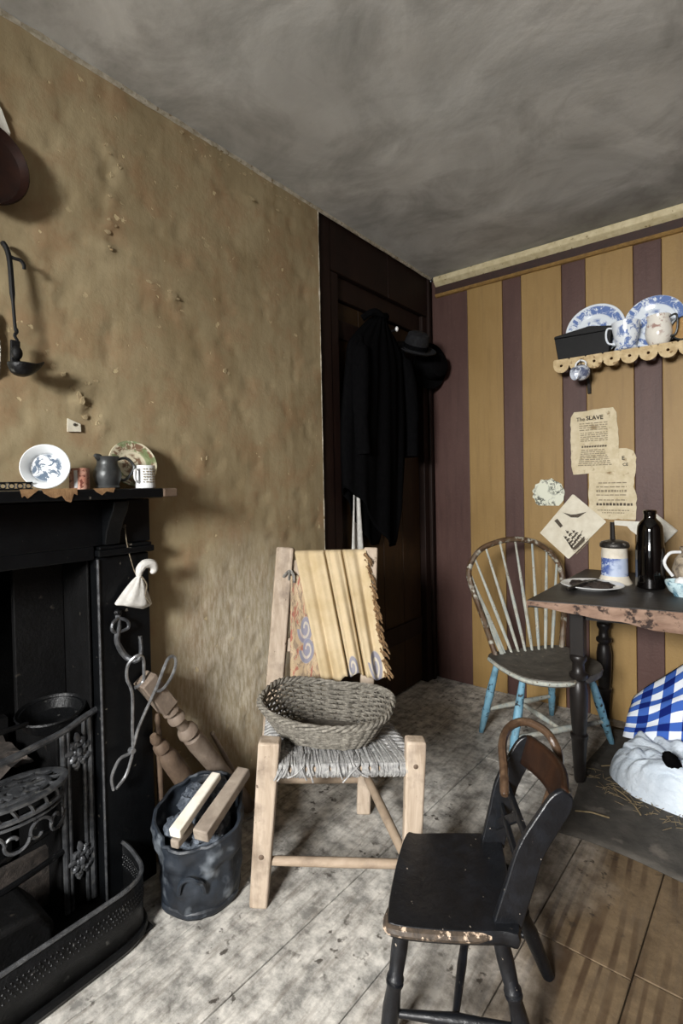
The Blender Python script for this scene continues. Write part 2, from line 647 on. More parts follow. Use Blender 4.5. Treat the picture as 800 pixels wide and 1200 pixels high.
M['iron_blue'] = mat('worn_blackened_steel', (70, 72, 75), (112, 114, 117), 16, 0.4, 0.25, metal=0.6, spots=(120, 120, 118), sscale=24, sthr=(0.6, 0.7))
M['black_paint'] = mat('blue_black_gloss_paint', (5, 6, 8), (9, 11, 13), 9, 0.45, 0.2, spec=0.25, spots=(96, 92, 84), sscale=24, sthr=(0.70, 0.73))
M['soot'] = mat('chimney_soot', (6, 6, 6), (10, 10, 10), 8, 1.0, 0.4, spec=0.02)
M['ash'] = mat('grey_ash', (84, 76, 70), (46, 42, 39), 12, 0.95, 0.5)
M['tong'] = mat('bright_worn_tong_steel', (170, 172, 174), (120, 121, 123), 20, 0.35, 0.1, metal=0.7)
M['copper'] = mat('dark_copper', (48, 24, 14), (30, 14, 9), 8, 0.45, 0.1, metal=0.5)
M['ladder_wood'] = m_wood('worn_ash_wood', (160, 143, 124), (190, 174, 156), (104, 91, 80), 12, 0.7, (1, 1, .12), chips=(94, 80, 68), cthr=(.66, .72), cscale=22)
M['rail_wood'] = m_wood('bare_ash_rail', (170, 152, 132), (150, 132, 112), (118, 102, 88), 14, 0.7, (.3, .3, 1))
M['rush'] = m_wood('grey_woven_rush', (126, 126, 126), (176, 175, 172), (78, 76, 76), 30, 0.85, (1, 1, 1))
M['wicker'] = m_wood('weathered_grey_wicker', (88, 84, 76), (142, 137, 127), (50, 46, 40), 26, 0.8, (1, 1, 1))
M['wicker_dark'] = m_wood('weathered_grey_wicker_base', (60, 56, 50), (86, 81, 73), (42, 38, 33), 26, 0.85, (1, 1, 1))
M['pale_wood'] = m_wood('pale_turned_beech', (140, 126, 112), (118, 104, 92), (88, 74, 62), 10, 0.65, (1, 1, .4))
M['brown_wood'] = m_wood('brown_turned_post', (116, 98, 82), (92, 76, 62), (58, 46, 38), 10, 0.65, (1, 1, .4))
M['split_log'] = m_wood('fresh_split_pine', (244, 240, 230), (234, 226, 210), (216, 204, 186), 14, 0.75, (.3, .3, .3))
M['grey_log'] = m_wood('weathered_split_stick', (164, 152, 138), (134, 122, 110), (112, 100, 90), 14, 0.8, (.3, .3, .3))
M['bucket'] = mat('tarred_canvas', (42, 49, 58), (22, 26, 32), 5, 0.5, 0.35, spots=(120, 127, 134), sscale=9, sthr=(.58, .74), bdist=.008, bscale=20)
M['coal'] = mat('grey_blue_coal_lump', (58, 65, 75), (112, 120, 130), 10, 0.55, 0.6, bdist=.012)
M['black_chair'] = m_wood('chipped_black_paint', (11, 12, 15), (16, 18, 22), (26, 29, 35), 14, 0.38, (1, 1, 1), chips=(150, 140, 128), cthr=(.70, .715), cscale=34, bump=0.3, spec=0.5)
M['chair_worn'] = m_wood('rubbed_through_black_paint', (44, 40, 38), (86, 74, 62), (26, 26, 28), 12, 0.4, (1, 1, 1), chips=(190, 168, 146), cthr=(.56, .60), cscale=18, bump=0.3)
M['crest_wood'] = m_wood('dark_stained_crest', (32, 18, 10), (44, 25, 13), (20, 12, 8), 10, 0.45, (1, 1, .3))
M['cane'] = m_wood('polished_hazel_cane', (78, 60, 45), (58, 43, 32), (140, 118, 94), 16, 0.28, (1, 1, 1))
M['windsor_spindle'] = m_wood('flaking_pale_blue_paint', (182, 180, 166), (150, 160, 158), (118, 106, 88), 14, 0.7, (1, 1, .2), chips=(96, 78, 60), cthr=(.62, .68), cscale=40)
M['windsor_hoop'] = m_wood('rubbed_brown_hoop', (92, 70, 50), (70, 52, 36), (136, 128, 112), 10, 0.5, (1, 1, 1), chips=(164, 162, 150), cthr=(.54, .62), cscale=16)
M['windsor_leg'] = m_wood('bright_blue_chipped_paint', (92, 138, 160), (124, 166, 186), (58, 86, 100), 12, 0.6, (1, 1, .3), chips=(44, 48, 50), cthr=(.58, .64), cscale=22)
M['windsor_seat'] = m_wood('dark_worn_elm', (66, 63, 58), (92, 87, 80), (44, 41, 37), 8, 0.6, (1, 1, 1), chips=(140, 130, 110), cthr=(.66, .72), cscale=20)
M['table_top'] = m_wood('black_stained_tabletop', (38, 36, 34), (54, 51, 48), (27, 25, 24), 9, 0.5, (.15, 1, 1), bump=0.2)
M['table_edge'] = m_wood('worn_pinkish_pine_edge', (112, 86, 70), (150, 124, 106), (60, 44, 36), 7, 0.7, (.3, 1, 1), chips=(44, 30, 24), cthr=(.56, .63), cscale=14)
M['table_leg'] = m_wood('ebonised_leg', (24, 21, 20), (34, 30, 28), (17, 15, 14), 10, 0.4, (1, 1, .2), bump=0.15)
M['paper'] = mat('foxed_old_paper', (212, 200, 172), (194, 180, 148), 10, 0.9, 0.25, spots=(140, 118, 84), sscale=18, sthr=(.62, .75))
M['paper_pale'] = mat('cream_print_paper', (222, 216, 198), (208, 200, 180), 10, 0.9, 0.2)
M['paper_white'] = mat('white_card', (222, 220, 210), (204, 200, 188), 10, 0.8, 0.1)
M['paper_brown'] = mat('torn_brown_paper', (150, 118, 82), (118, 88, 58), 16, 0.9, 0.3)
M['ink'] = mat('faded_printing_ink', (70, 62, 52), (92, 82, 70), 60, 0.9, 0)
M['ink_dark'] = mat('black_printing_ink', (42, 36, 30), (58, 50, 42), 60, 0.9, 0)
M['ink_pale'] = mat('pale_grey_engraving_ink', (150, 138, 114), (126, 116, 98), 60, 0.9, 0)
M['collage'] = m_china('scrap_collage_print', (216, 218, 200), (52, 58, 48), 42, (.48, .53), 0.6, amount=0.9)
M['shelf_edge'] = mat('bare_cream_shelf_edging', (206, 186, 146), (176, 152, 112), 14, 0.8, 0.3, spots=(120, 94, 60), sscale=24, sthr=(.62, .7))
M['shelf_wood'] = mat('aged_shelf_board', (120, 92, 58), (96, 72, 44), 10, 0.75, 0.3)
M['black_box'] = mat('black_japanned_box', (9, 9, 10), (14, 15, 16), 14, 0.6, 0.2, spec=0.25)
M['china'] = m_china('blue_printed_china', (226, 232, 238), (74, 106, 168), 24)
M['china_plain'] = mat('white_glazed_china', (230, 232, 232), (218, 220, 220), 6, 0.18, 0)
M['china_dark'] = m_china('dense_blue_printed_jug', (206, 212, 222), (64, 74, 106), 34, (.46, .52))
M['sprig_jug'] = m_china('cream_jug_with_pink_sprig', (226, 222, 212), (150, 104, 92), 22, (.54, .6), amount=.8)
M['pewter'] = mat('dull_pewter', (58, 60, 60), (78, 80, 80), 12, 0.42, 0.1, metal=0.55)
M['pink_pot'] = mat('pink_printed_pot', (190, 128, 108), (214, 172, 152), 24, 0.3, 0, spots=(120, 70, 60), sscale=60, sthr=(.56, .6))
M['gold_round'] = mat('straw_coloured_round', (176, 140, 90), (150, 116, 70), 10, 0.5, 0.2)
M['bottle'] = mat('black_bottle_glass', (5, 4, 4), (8, 6, 5), 4, 0.08, 0, spec=0.8)
M['mug_white'] = mat('cream_tankard_glaze', (222, 216, 202), (206, 198, 182), 10, 0.25, 0)
M['mug_blue'] = m_china('blue_tankard_view', (178, 190, 212), (56, 82, 150), 30, (.44, .5), 0.25)
M['mug_lid'] = mat('dark_pewter_lid', (66, 64, 60), (40, 38, 36), 20, 0.4, 0.2, metal=0.5, spots=(150, 148, 144), sscale=40)
M['food'] = mat('dark_crusted_food', (30, 22, 18), (52, 40, 32), 24, 0.6, 0.6, bdist=.01)
M['aqua_glass'] = m_china('aqua_printed_bowl', (196, 220, 226), (58, 116, 140), 22, (.48, .54), 0.12)
M['shell'] = mat('brown_mottled_shell', (186, 172, 150), (98, 88, 78), 14, 0.4, 0.3, spots=(60, 52, 46), sscale=20)
M['gingham'] = m_gingham()
M['bundle'] = mat('crumpled_white_cotton', (212, 222, 232), (194, 206, 218), 5, 0.8, 0.5, bscale=30, bdist=.02)
M['straw'] = mat('dry_straw', (150, 134, 102), (112, 96, 68), 30, 0.8, 0)
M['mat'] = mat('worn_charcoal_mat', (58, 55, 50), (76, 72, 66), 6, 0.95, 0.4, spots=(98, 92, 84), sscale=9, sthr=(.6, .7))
M['shawl'] = m_shawl('yellow_shawl_cloth', ((.50, .05, .075, 1.1), (.86, .09, .10, 1.1)), (184, 164, 128), (206, 188, 156), False)
M['shawl_print'] = m_shawl('printed_shawl_end', ((.52, .50, .12, .55), (.55, .30, .11, .55)), (172, 150, 120), (194, 174, 146), True)
M['fringe'] = mat('brown_wool_fringe', (150, 120, 84), (98, 74, 50), 40, 0.95, 0.3)
M['rag'] = mat('grey_rag_tie', (150, 148, 142), (96, 92, 86), 30, 0.9, 0.3)
M['string'] = mat('hemp_string', (130, 120, 100), (90, 80, 66), 40, 0.9, 0)
M['brass_nail'] = mat('nail_head', (120, 116, 108), (80, 76, 70), 40, 0.4, 0, metal=.6)
M['window_paint'] = mat('window_white_paint', (210, 206, 196), (190, 186, 176), 10, 0.5, 0.1)
M['flake'] = mat('pale_lime_flake', (178, 162, 128), (150, 132, 100), 20, 0.9, 0.3)


def place(mb, name, material, loc, rot, smooth=40, **kw):
    """build in the thing's own frame, then set it down at loc with rotation rot"""
    o = mb.build(name, material, base=(0, 0, 0), smooth=smooth, **kw)
    mm = rot.to_4x4()
    mm.translation = Vector(loc)
    o.matrix_world = mm
    return o


# ------------------------------------------------------------------ the room
H, D = 2.43, 2.83
XR, YF = 2.75, -1.35          # right wall and window wall, out of view

# floor: sub-floor and separate boards running towards the striped wall
fl = MB().span((-0.47, YF - .1, -0.10), (XR + .1, D + .1, -0.026)).build('floor', M['soot'], base=(0, 0, 0), smooth=0)
struct(fl)
BW, SK = 0.237, 0.045
rnd = random.Random(3)
k0 = -4
for k in range(k0, 11):
    x0 = 0.535 + BW * k + 0.0016
    x1 = x0 + BW - 0.0032
    cuts = [YF, D]
    if k in (2, 3):
        cuts = [YF, 1.36 + 0.02 * (k - 2), D]
    elif k % 3 == 1:
        cuts = [YF, rnd.uniform(-.6, .2), D]
    elif k % 3 == 0:
        cuts = [YF, rnd.uniform(2.0, 2.4), D]
    for a, b in zip(cuts[:-1], cuts[1:]):
        a2, b2 = a + (0.0012 if a > YF else 0), b - (0.0012 if b < D else 0)
        zt = rnd.uniform(-0.0015, 0.0)
        poly = []
        for (x, y) in ((x0, a2), (x1, a2), (x1, b2), (x0, b2)):
            poly.append((min(max(x + (y - .9) * SK, -.32), XR), y))
        if poly[1][0] - poly[0][0] < .02 and poly[2][0] - poly[3][0] < .02:
            continue
        mb = MB().prism(poly, 0.024, (0, 0, -0.024 + zt))
        mb.build('floorboard', M['floor'], fl, smooth=0, bevel=0.002, bseg=1)

# plaster wall with the chimney opening (left of the picture), gently uneven
OP_Y0, OP_Y1, OP_Z = -0.35, 0.70, 1.02
WALL_END = 1.75


def plaster_bump(y, z):
    e = 0.005 * noise.fractal(Vector((3.1, y * 2.2, z * 2.2)), 1.0, 2.0, 4)
    d = 0.0
    for (cy, cz, ry, rz_, h) in CHIPS:
        q = ((y - cy) / ry) ** 2 + ((z - cz) / rz_) ** 2
        if q < 1:
            d += h * (1 - q)
    r = noise.fractal(Vector((8.0, y * 16, z * 16)), 1.0, 2.0, 3)
    if r > 0.32:
        d -= min(0.005, (r - .32) * .03)
    fade = min(1.0, (WALL_END - y) / .05, (H - z) / .03)
    return (e + d) * max(0.0, fade)


CHIPS = [(.80, 2.21, .02, .016, .010), (.83, 2.17, .014, .02, .008), (.79, 2.13, .018, .02, -.010), (.805, 2.07, .02, .016, .009),
         (.815, 2.03, .016, .014, -.008), (.79, 1.99, .02, .018, .010), (.80, 1.95, .022, .015, -.009), (.78, 1.92, .02, .02, .009),
         (1.0, 1.83, .02, .014, .016), (1.04, 1.80, .03, .012, -.010), (.93, 1.85, .03, .012, .008),
         (.66, 1.48, .03, .025, -.010), (.69, 1.45, .02, .03, .009), (.72, 1.42, .025, .02, -.010), (.75, 1.38, .02, .022, .010),
         (.72, 1.50, .02, .012, .006), (.60, 1.58, .02, .03, -.008), (.64, 1.53, .02, .02, .007), (1.35, 2.30, .03, .012, .010),
         (1.48, 2.33, .04, .012, -.008), (.90, 2.30, .03, .012, .008), (1.22, 1.62, .02, .02, .006), (1.10, 1.30, .015, .03, .006)]
mb = MB()
NY, NZ = 186, 150
ys = [YF + (WALL_END - YF) * i / NY for i in range(NY + 1)]
zs = [H * j / NZ for j in range(NZ + 1)]
idx = {}
for j, z in enumerate(zs):
    for i, y in enumerate(ys):
        idx[i, j] = len(mb.v)
        mb.v.append(Vector((plaster_bump(y, z), y, z)))
for j in range(NZ):
    for i in range(NY):
        yc, zc = (ys[i] + ys[i + 1]) / 2, (zs[j] + zs[j + 1]) / 2
        if OP_Y0 - .04 < yc < OP_Y1 + .05 and zc < OP_Z:
            continue
        mb.f.append((idx[i, j], idx[i + 1, j], idx[i + 1, j + 1], idx[i, j + 1]))
wl = struct(mb.build('wall_left', M['plaster'], base=(0, 0, 0), smooth=60))
# flakes of old limewash lifting along the cracks
fr = random.Random(4)
for (cy, cz, ry, rz_, h) in CHIPS + [(1.06 + .05 * i, 2.395 + fr.uniform(-.012, .006), .02, .010, .01) for i in range(12)]:
    for _ in range(2 if h > 0 else 1):
        n_ = fr.randint(5, 7)
        sc = fr.uniform(.22, .55)
        oy, oz = cy + fr.uniform(-.02, .02), cz + fr.uniform(-.018, .018)
        poly = [(oy + ry * sc * cos(2 * pi * i / n_) * fr.uniform(.5, 1.1), oz + rz_ * sc * sin(2 * pi * i / n_) * fr.uniform(.5, 1.1)) for i in range(n_)]
        x0 = plaster_bump(oy, oz)
        MB().prism(poly, .0035, (x0 - .0015, 0, 0), (0, 1, 0), (0, 0, 1)).build('plaster_flake', M['flake'], wl, smooth=0)
# masonry behind the plaster, round the chimney opening
mb = MB()
mb.span((-.42, YF, OP_Z - .01), (-.014, WALL_END - .006, H))
mb.span((-.42, OP_Y1, 0), (-.014, WALL_END - .006, OP_Z - .01))
mb.span((-.42, YF, 0), (-.014, OP_Y0 + .005, OP_Z - .01))
mb.span((-.46, OP_Y0, 0), (-.42, OP_Y1, OP_Z))
struct(mb.build('wall_chimney', M['soot'], base=(0, 0, 0), smooth=0))
# white painted edge of the plaster against the door casing, and the chalky line under the ceiling
mb = MB()
pts = []
for i in range(60):
    z = 2.425 * i / 59
    pts.append((-.004 + .002 * noise.noise(Vector((1, 2, z * 9))), WALL_END + .0015, z))
mb.tube(pts, [.0055 + .0025 * noise.noise(Vector((5, 2, z * 14))) for _, _, z in pts], 6)
struct(mb.build('trim_1', M['white_edge'], base=(0, 0, 0)))
mb = MB()
pts = []
for i in range(170):
    y = YF + .01 + (D - .06 - YF) * i / 169
    pts.append((.001, y, H - .006 + .003 * noise.noise(Vector((y * 8, 1, 1)))))
mb.tube(pts, [.0085 + (.004 if p[1] < WALL_END else 0) * noise.noise(Vector((p[1] * 17, 4, 1))) for p in pts], 6)
struct(mb.build('trim_2', M['white_edge'], base=(0, 0, 0)))

# dark panelled end of the same wall: casing, lintel, plank door, corner post
pw = struct(MB().span((-.42, WALL_END - .003, 0), (-.075, D, H)).build('wall_door', M['door_dark'], base=(0, 0, 0), smooth=0))
for a, b in (((-.075, 1.755, 0), (-.012, 1.845, H)), ((-.075, 1.849, 0), (-.016, 1.905, 2.19)),
             ((-.075, 1.849, 2.195), (-.014, 2.33, H)), ((-.075, 2.334, 2.195), (-.014, 2.76, H)),
             ((-.075, 1.91, 2.085), (-.036, 2.70, 2.19))):
    MB().span(a, b).build('casing_board', M['door_dark'], pw, smooth=0, bevel=.004)
for (y0, y1, x) in ((2.705, 2.76, -.018), (2.762, 2.79, -.002), (2.792, 2.828, -.02)):
    MB().span((-.075, y0, 0), (x, y1, H if y0 > 2.75 else 2.19)).build('corner_post', M['door_dark'], pw, smooth=0, bevel=.004)
dr = struct(MB().span((-.075, 1.91, 0.012), (-.066, 2.70, 2.08)).build('door_1', M['door_plank'], base=(0, 0, 0), smooth=0))
n = 4
for i in range(n):
    y0 = 1.912 + (.786 / n) * i
    MB().span((-.066, y0 + .0015, .014), (-.052, y0 + .786 / n - .0015, 2.078)).build('door_plank', M['door_plank'], dr, smooth=0, bevel=.003)
MB().span((-.052, 1.925, 1.90), (-.040, 2.685, 1.99)).build('door_ledge', M['door_dark'], dr, smooth=0, bevel=.003)
MB().span((-.052, 1.925, .30), (-.040, 2.685, .40)).build('door_ledge', M['door_dark'], dr, smooth=0, bevel=.003)

# striped board wall at the end of the room
wr = struct(MB().span((-.42, D, 0), (XR + .1, D + .10, H)).build('wall_right', M['brown'], base=(0, 0, 0), smooth=0))
edges = [.0, .218, .426, .53, .739, .854, 1.066, 1.182, 1.394, 1.51, 1.722, 1.838, 2.05, 2.166, 2.378, 2.494, 2.70]
for i, (a, b) in enumerate(zip(edges[:-1], edges[1:])):
    yel = i % 2 == 1
    y0 = D - (.016 if yel else .013)
    MB().span((a + .0008, y0, 0), (b - .0008, D - .0005, 2.315)).build(
        'wall_board', M['yellow' if yel else 'brown'], wr, smooth=0, bevel=.003, label='mustard yellow painted board' if yel else 'maroon brown painted board')
# cornice in three colours
struct(MB().prism([(0, 0), (-.022, 0), (-.05, .022), (-.055, .052), (0, .052)], XR - .02, (0.02, D, H - .054), (0, 1, 0), (0, 0, 1)).build('trim_3', M['cream'], base=(0, 0, 0), smooth=30, bevel=.004))
struct(MB().span((.02, D - .024, 2.333), (XR, D, H - .054)).build('trim_4', M['cornice_brown'], base=(0, 0, 0), smooth=0))
struct(MB().prism([(0, 0), (-.024, .004), (-.032, .012), (-.028, .02), (0, .02)], XR - .02, (0.02, D, 2.313), (0, 1, 0), (0, 0, 1)).build('trim_5', M['bead'], base=(0, 0, 0), smooth=30))

# ceiling, uneven plaster
mb = MB()
mb.grid(lambda u, v: Vector((-.02 + (XR + .02) * u, YF + (D - YF) * v,
                             H + .006 * noise.fractal(Vector((u * 6, v * 8, 2)), 1, 2, 3) * min(1, u * 20, (1 - v) * 20))), 60, 80)
struct(mb.build('ceiling', M['ceiling'], base=(0, 0, 0), smooth=60))

# the two walls behind the viewer; one holds the window that lights the room
struct(MB().span((XR, YF - .1, 0), (XR + .1, D + .1, H)).build('wall_back', M['brown'], base=(0, 0, 0), smooth=0))
wx0, wx1, wz0, wz1 = .82, 1.68, .88, 2.02
mb = MB()
mb.span((-.42, YF - .25, 0), (wx0, YF, H))
mb.span((wx1, YF - .25, 0), (XR + .1, YF, H))
mb.span((wx0, YF - .25, 0), (wx1, YF, wz0))
mb.span((wx0, YF - .25, wz1), (wx1, YF, H))
struct(mb.build('wall_window', M['brown'], base=(0, 0, 0), smooth=0))
wn = struct(MB().span((wx0, YF - .2, wz0), (wx1, YF + .04, wz0 + .03)).build('window_1', M['window_paint'], base=(0, 0, 0), smooth=0))
wy0, wy1 = YF - .12, YF - .08
for a, b in (((wx0, wy0, wz0 + .03), (wx0 + .04, wy1, wz1)), ((wx1 - .04, wy0, wz0 + .03), (wx1, wy1, wz1)),
             ((wx0 + .04, wy0, wz1 - .04), (wx1 - .04, wy1, wz1)), ((wx0 + .04, wy0, wz0 + .03), (wx1 - .04, wy1, wz0 + .07)),
             ((wx0 + .04, wy0, 1.44), (wx1 - .04, wy1, 1.48)), ((1.235, wy0 + .01, wz0 + .07), (1.265, wy1 - .01, wz1 - .04))):
    MB().span(a, b).build('window_bar', M['window_paint'], wn, smooth=0)

# ------------------------------------------------------------------ fireplace surround
fp = thing('fireplace_surround', 'black painted fireplace surround with pilaster and mantel shelf against ochre wall', 'fireplace', (.03, .2, 0))
MB().span((.003, .701, .0), (.045, .862, 1.005)).build('pilaster', M['black_paint'], fp, smooth=0, bevel=.004)
MB().span((.003, -.50, .0), (.045, -.352, 1.005)).build('pilaster', M['black_paint'], fp, smooth=0, bevel=.004)
mb = MB()
mb.span((.003, .700, 1.008), (.062, .872, 1.026))
mb.span((.003, .706, 1.026), (.054, .868, 1.036))
mb.build('capital', M['black_paint'], fp, smooth=0, bevel=.003)
MB().span((.003, -.50, 1.038), (.040, .872, 1.168)).span((-.05, -.352, 1.0), (.040, .698, 1.038)).build('frieze', M['black_paint'], fp, smooth=0, bevel=.003)
poly = [(0, 0), (.012, -.012), (.03, -.04), (.045, -.085), (.048, -.118), (0, -.118)]
MB().prism([(.115, 1.166), (.108, 1.14), (.085, 1.11), (.066, 1.075), (.058, 1.040), (.042, 1.040), (.042, 1.166)], .045, (0, .765, 0), (1, 0, 0), (0, 0, 1)).build('bracket', M['black_paint'], fp, smooth=30, bevel=.003)
mb = MB()
mb.grid(lambda u, v: Vector((.002, -.55, 1.17)), 1, 1)
mb = MB()
mb.span((.004, -.56, 1.172), (.160, .845, 1.200))
sh = mb.build('mantel_shelf', M['black_paint'], fp, smooth=0, bevel=.004)
MB().span((.006, .846, 1.174), (.162, .892, 1.199)).build('shelf_end', M['brown_wood'], sh, smooth=0, bevel=.004, label='bare brown end of the mantel shelf')

# ------------------------------------------------------------------ hob grate inside the chimney opening
hg = thing('hob_grate', 'black cast iron hob grate with rosettes inside the fireplace opening', 'grate', (-.05, .55, 0))
MB().span((-.17, .555, .535), (-.150, .692, 1.0)).build('register_plate', M['iron_dull'], hg, smooth=0, bevel=.003)
MB().span((-.17, .6925, .535), (.002, .6995, 1.0)).build('register_cheek', M['iron_dull'], hg, smooth=0, bevel=.002)
MB().span((-.30, .600, .02), (-.008, .698, .53)).build('hob_box', M['iron_dull'], hg, smooth=0, bevel=.004)
for y, r in ((.688, .009), (.672, .006), (.628, .006), (.614, .008)):
    MB().tube([(.0, y, .02), (.0, y, .55)], r, 8).build('reed_moulding', M['iron_blue'], hg)
MB().tube([(.047, .703, .01), (.047, .703, 1.0)], .004, 6).build('reed_moulding', M['iron_blue'], hg)
for zc in (.46, .15):
    mb = MB()
    for q in range(9):
        a = 2 * pi * q / 9 + .3
        rr = .024 if q % 2 else .032
        c = Vector((.004, .655 + cos(a) * rr * .75, zc + sin(a) * rr * 1.25))
        mb.blob(c, (.007, .009, .015), Matrix.Rotation(a - pi / 2, 3, 'X'), .3, 3, 8, 6, q)
    for q in range(12):
        a = 2 * pi * q / 12
        c = Vector((.006, .655 + cos(a) * .012 * (1 + q % 3 * .5), zc + sin(a) * .02 * (1 + q % 3 * .5)))
        mb.blob(c, (.007, .006, .009), Matrix.Rotation(a, 3, 'X'), .4, 3, 8, 6, q + 20)
    for q in range(0):
        a = 2 * pi * q / 5
        mb.tube(smooth_path([(.008, .655 + .006 * cos(a), zc + .008 * sin(a)), (.014, .655 + .018 * cos(a + .5), zc + .026 * sin(a + .5)), (.006, .655 + .03 * cos(a + .9), zc + .045 * sin(a + .9))], 3), .0035, 5)
    mb.blob((.008, .655, zc), (.010, .010, .012), None, .2, 3, 10, 6)
    mb.build('rosette', M['iron_blue'], hg)
# curved front rail of the fire basket
MB().tube(smooth_path([(.075, .10, .545), (.085, .30, .545), (.08, .448, .546), (.065, .524, .548), (.05, .598, .552), (.03, .66, .562), (.015, .705, .566)], 6), .009, 8).build('front_rail', M['iron_blue'], hg)
for z in (.20, .28, .36):
    MB().tube(smooth_path([(.0, -.30, z), (.03, .2, z), (.03, .45, z), (.0, .605, z)], 5), .008, 7).build('grate_bar', M['iron'], hg)
mb = MB()
mb.grid(lambda u, v: Vector((-.33 + .28 * u, -.30 + .86 * v, .455 + .03 * noise.fractal(Vector((u * 5, v * 12, 0)), 1, 2, 3))), 12, 30)
mb.build('ash_bed', M['ash'], hg, kind='stuff')
MB().span((-.40, -.33, .02), (-.36, .60, .48)).build('back_plate', M['iron_dull'], hg, smooth=0)
MB().span((-.10, -.33, .02), (-.08, .60, .18)).build('ash_plate', M['ash'], hg, smooth=0)

# iron pan standing on the hob
pn = thing('iron_pan', 'round black iron pan standing on the hob of the grate', 'pan', (-.055, .612, .531))
mb = MB().lathe([(0, 0), (.055, 0), (.072, .012), (.083, .045), (.088, .050), (.091, .046), (.087, .044), (.078, .043), (.068, .016), (.05, .006), (0, .006)], 30, (-.058, .612, .534), (.08, -.06, 1))
mb.build('bowl', M['iron'], pn)
MB().tube(smooth_path([(-.02, .535, .577), (-.01, .49, .582), (.0, .42, .587)], 5), .007, 7).build('handle', M['iron'], pn)

# pierced oval trivet hung on the bars
tv = thing('iron_trivet', 'pierced oval cast iron trivet hung on the grate bars', 'trivet', (.03, .50, .33))
TC = Vector((.030, .485, .436))


def tv_pt(a, k, dz=0.0):
    return TC + Vector((cos(a) * .072 * k, sin(a) * .115 * k, dz))


for k, r, nm in ((1.0, .007, 'outer_ring'), (.66, .005, 'inner_ring'), (.30, .006, 'centre_ring')):
    MB().tube([tv_pt(2 * pi * i / 40, k) for i in range(40)], r, 6, True, flat=1.6).build(nm, M['iron_blue'], tv)
for q in range(12):
    a = 2 * pi * q / 12
    mb = MB().tube(smooth_path([tv_pt(a, .28), tv_pt(a + .22, .5), tv_pt(a + .05, .68), tv_pt(a - .15, .85), tv_pt(a, 1.0)], 3), .0045, 5, flat=1.5)
    mb.build('spoke', M['iron_blue'], tv)
MB().lathe([(0, .003), (.017, .003), (.019, 0), (0, -.003)], 16, TC).build('centre_boss', M['iron_blue'], tv)
for dz, k, r in ((-.035, .97, .007), (-.052, .94, .004)):
    MB().tube([tv_pt(2 * pi * i / 40, k, dz) for i in range(40)], r, 6, True).build('lower_ring', M['iron_blue'], tv)
for q in range(16):
    a = -pi * .62 + 1.55 * pi * q / 15 - .3
    mb = MB().tube([tv_pt(a, 1.0, -.004), tv_pt(a + .07, 1.0, -.018), tv_pt(a + .13, .97, -.033)], .0045, 5)
    mb.build('gallery_bar', M['iron_blue'], tv)
for q in range(6):
    a = -1.3 + .52 * q
    mb = MB()
    ctr = tv_pt(a, .94, -.088)
    tng = (tv_pt(a + .05, .94) - tv_pt(a - .05, .94)).normalized()
    pts = []
    for i in range(26):
        th = i / 25 * 3.6 * pi * .5 * (1 if q % 2 else -1)
        rr = .034 * (1 - i / 34)
        pts.append(ctr + tng * (cos(th) * rr) + Vector((0, 0, sin(th) * rr)))
    mb.tube(pts, .0045, 6)
    mb.build('scroll', M['iron_blue'], tv)
for a in (.2, 2.6, 4.3):
    MB().tube([tv_pt(a, .9, -.05), tv_pt(a, .88, -.065), tv_pt(a, .9, -.078)], .007, 7).build('foot', M['iron'], tv)

# low iron box with a rounded corner on the hearth
mb = MB()
poly = [(0, 0), (.20, 0), (.235, .05), (.235, .14), (.20, .19), (.12, .20), (0, .20)]
mb.prism(poly, .16, (.0, .285, .0), (0, 1, 0), (0, 0, 1))
ak = mb.build('ash_box', M['iron_dull'], bevel=.015, bseg=3, smooth=40)
tag(ak, 'black iron ash box with rounded corner standing on the hearth inside the fender', 'box')

# ------------------------------------------------------------------ fender
fe = thing('hearth_fender', 'low black pierced iron fender with curved corner round the hearth', 'fender', (.22, .3, 0))
rim = [(.008, .752), (.07, .755), (.13, .748), (.18, .735), (.212, .708), (.226, .665), (.228, .61), (.228, .5), (.228, .2), (.228, -.2), (.20, -.30), (.12, -.34), (.008, -.345)]
path = smooth_path([(x, y, 0) for x, y in rim], 6)


def strip(mb, z0, z1, off=0.0):
    nn = len(path)
    vs, fs = [], []
    for i, p in enumerate(path):
        t = (path[min(i + 1, nn - 1)] - path[max(i - 1, 0)]).normalized()
        o = Vector((-t.y, t.x, 0)) * -1
        o = Vector((t.y, -t.x, 0)) * -1 * off
        vs += [p + o + Vector((0, 0, z0)), p + o + Vector((0, 0, z1))]
    for i in range(nn - 1):
        fs.append((2 * i, 2 * i + 2, 2 * i + 3, 2 * i + 1))
    mb.add(vs, fs)


mb = MB()
strip(mb, .012, .158)
mb.build('fender_wall', M['iron'], fe, solid=.004, smooth=50)
MB().tube([p + Vector((0, 0, .160)) for p in path], .006, 7).build('rim', M['iron_blue'], fe)
MB().tube([p + Vector((0, 0, .014)) for p in path], .013, 8).build('plinth', M['iron'], fe)
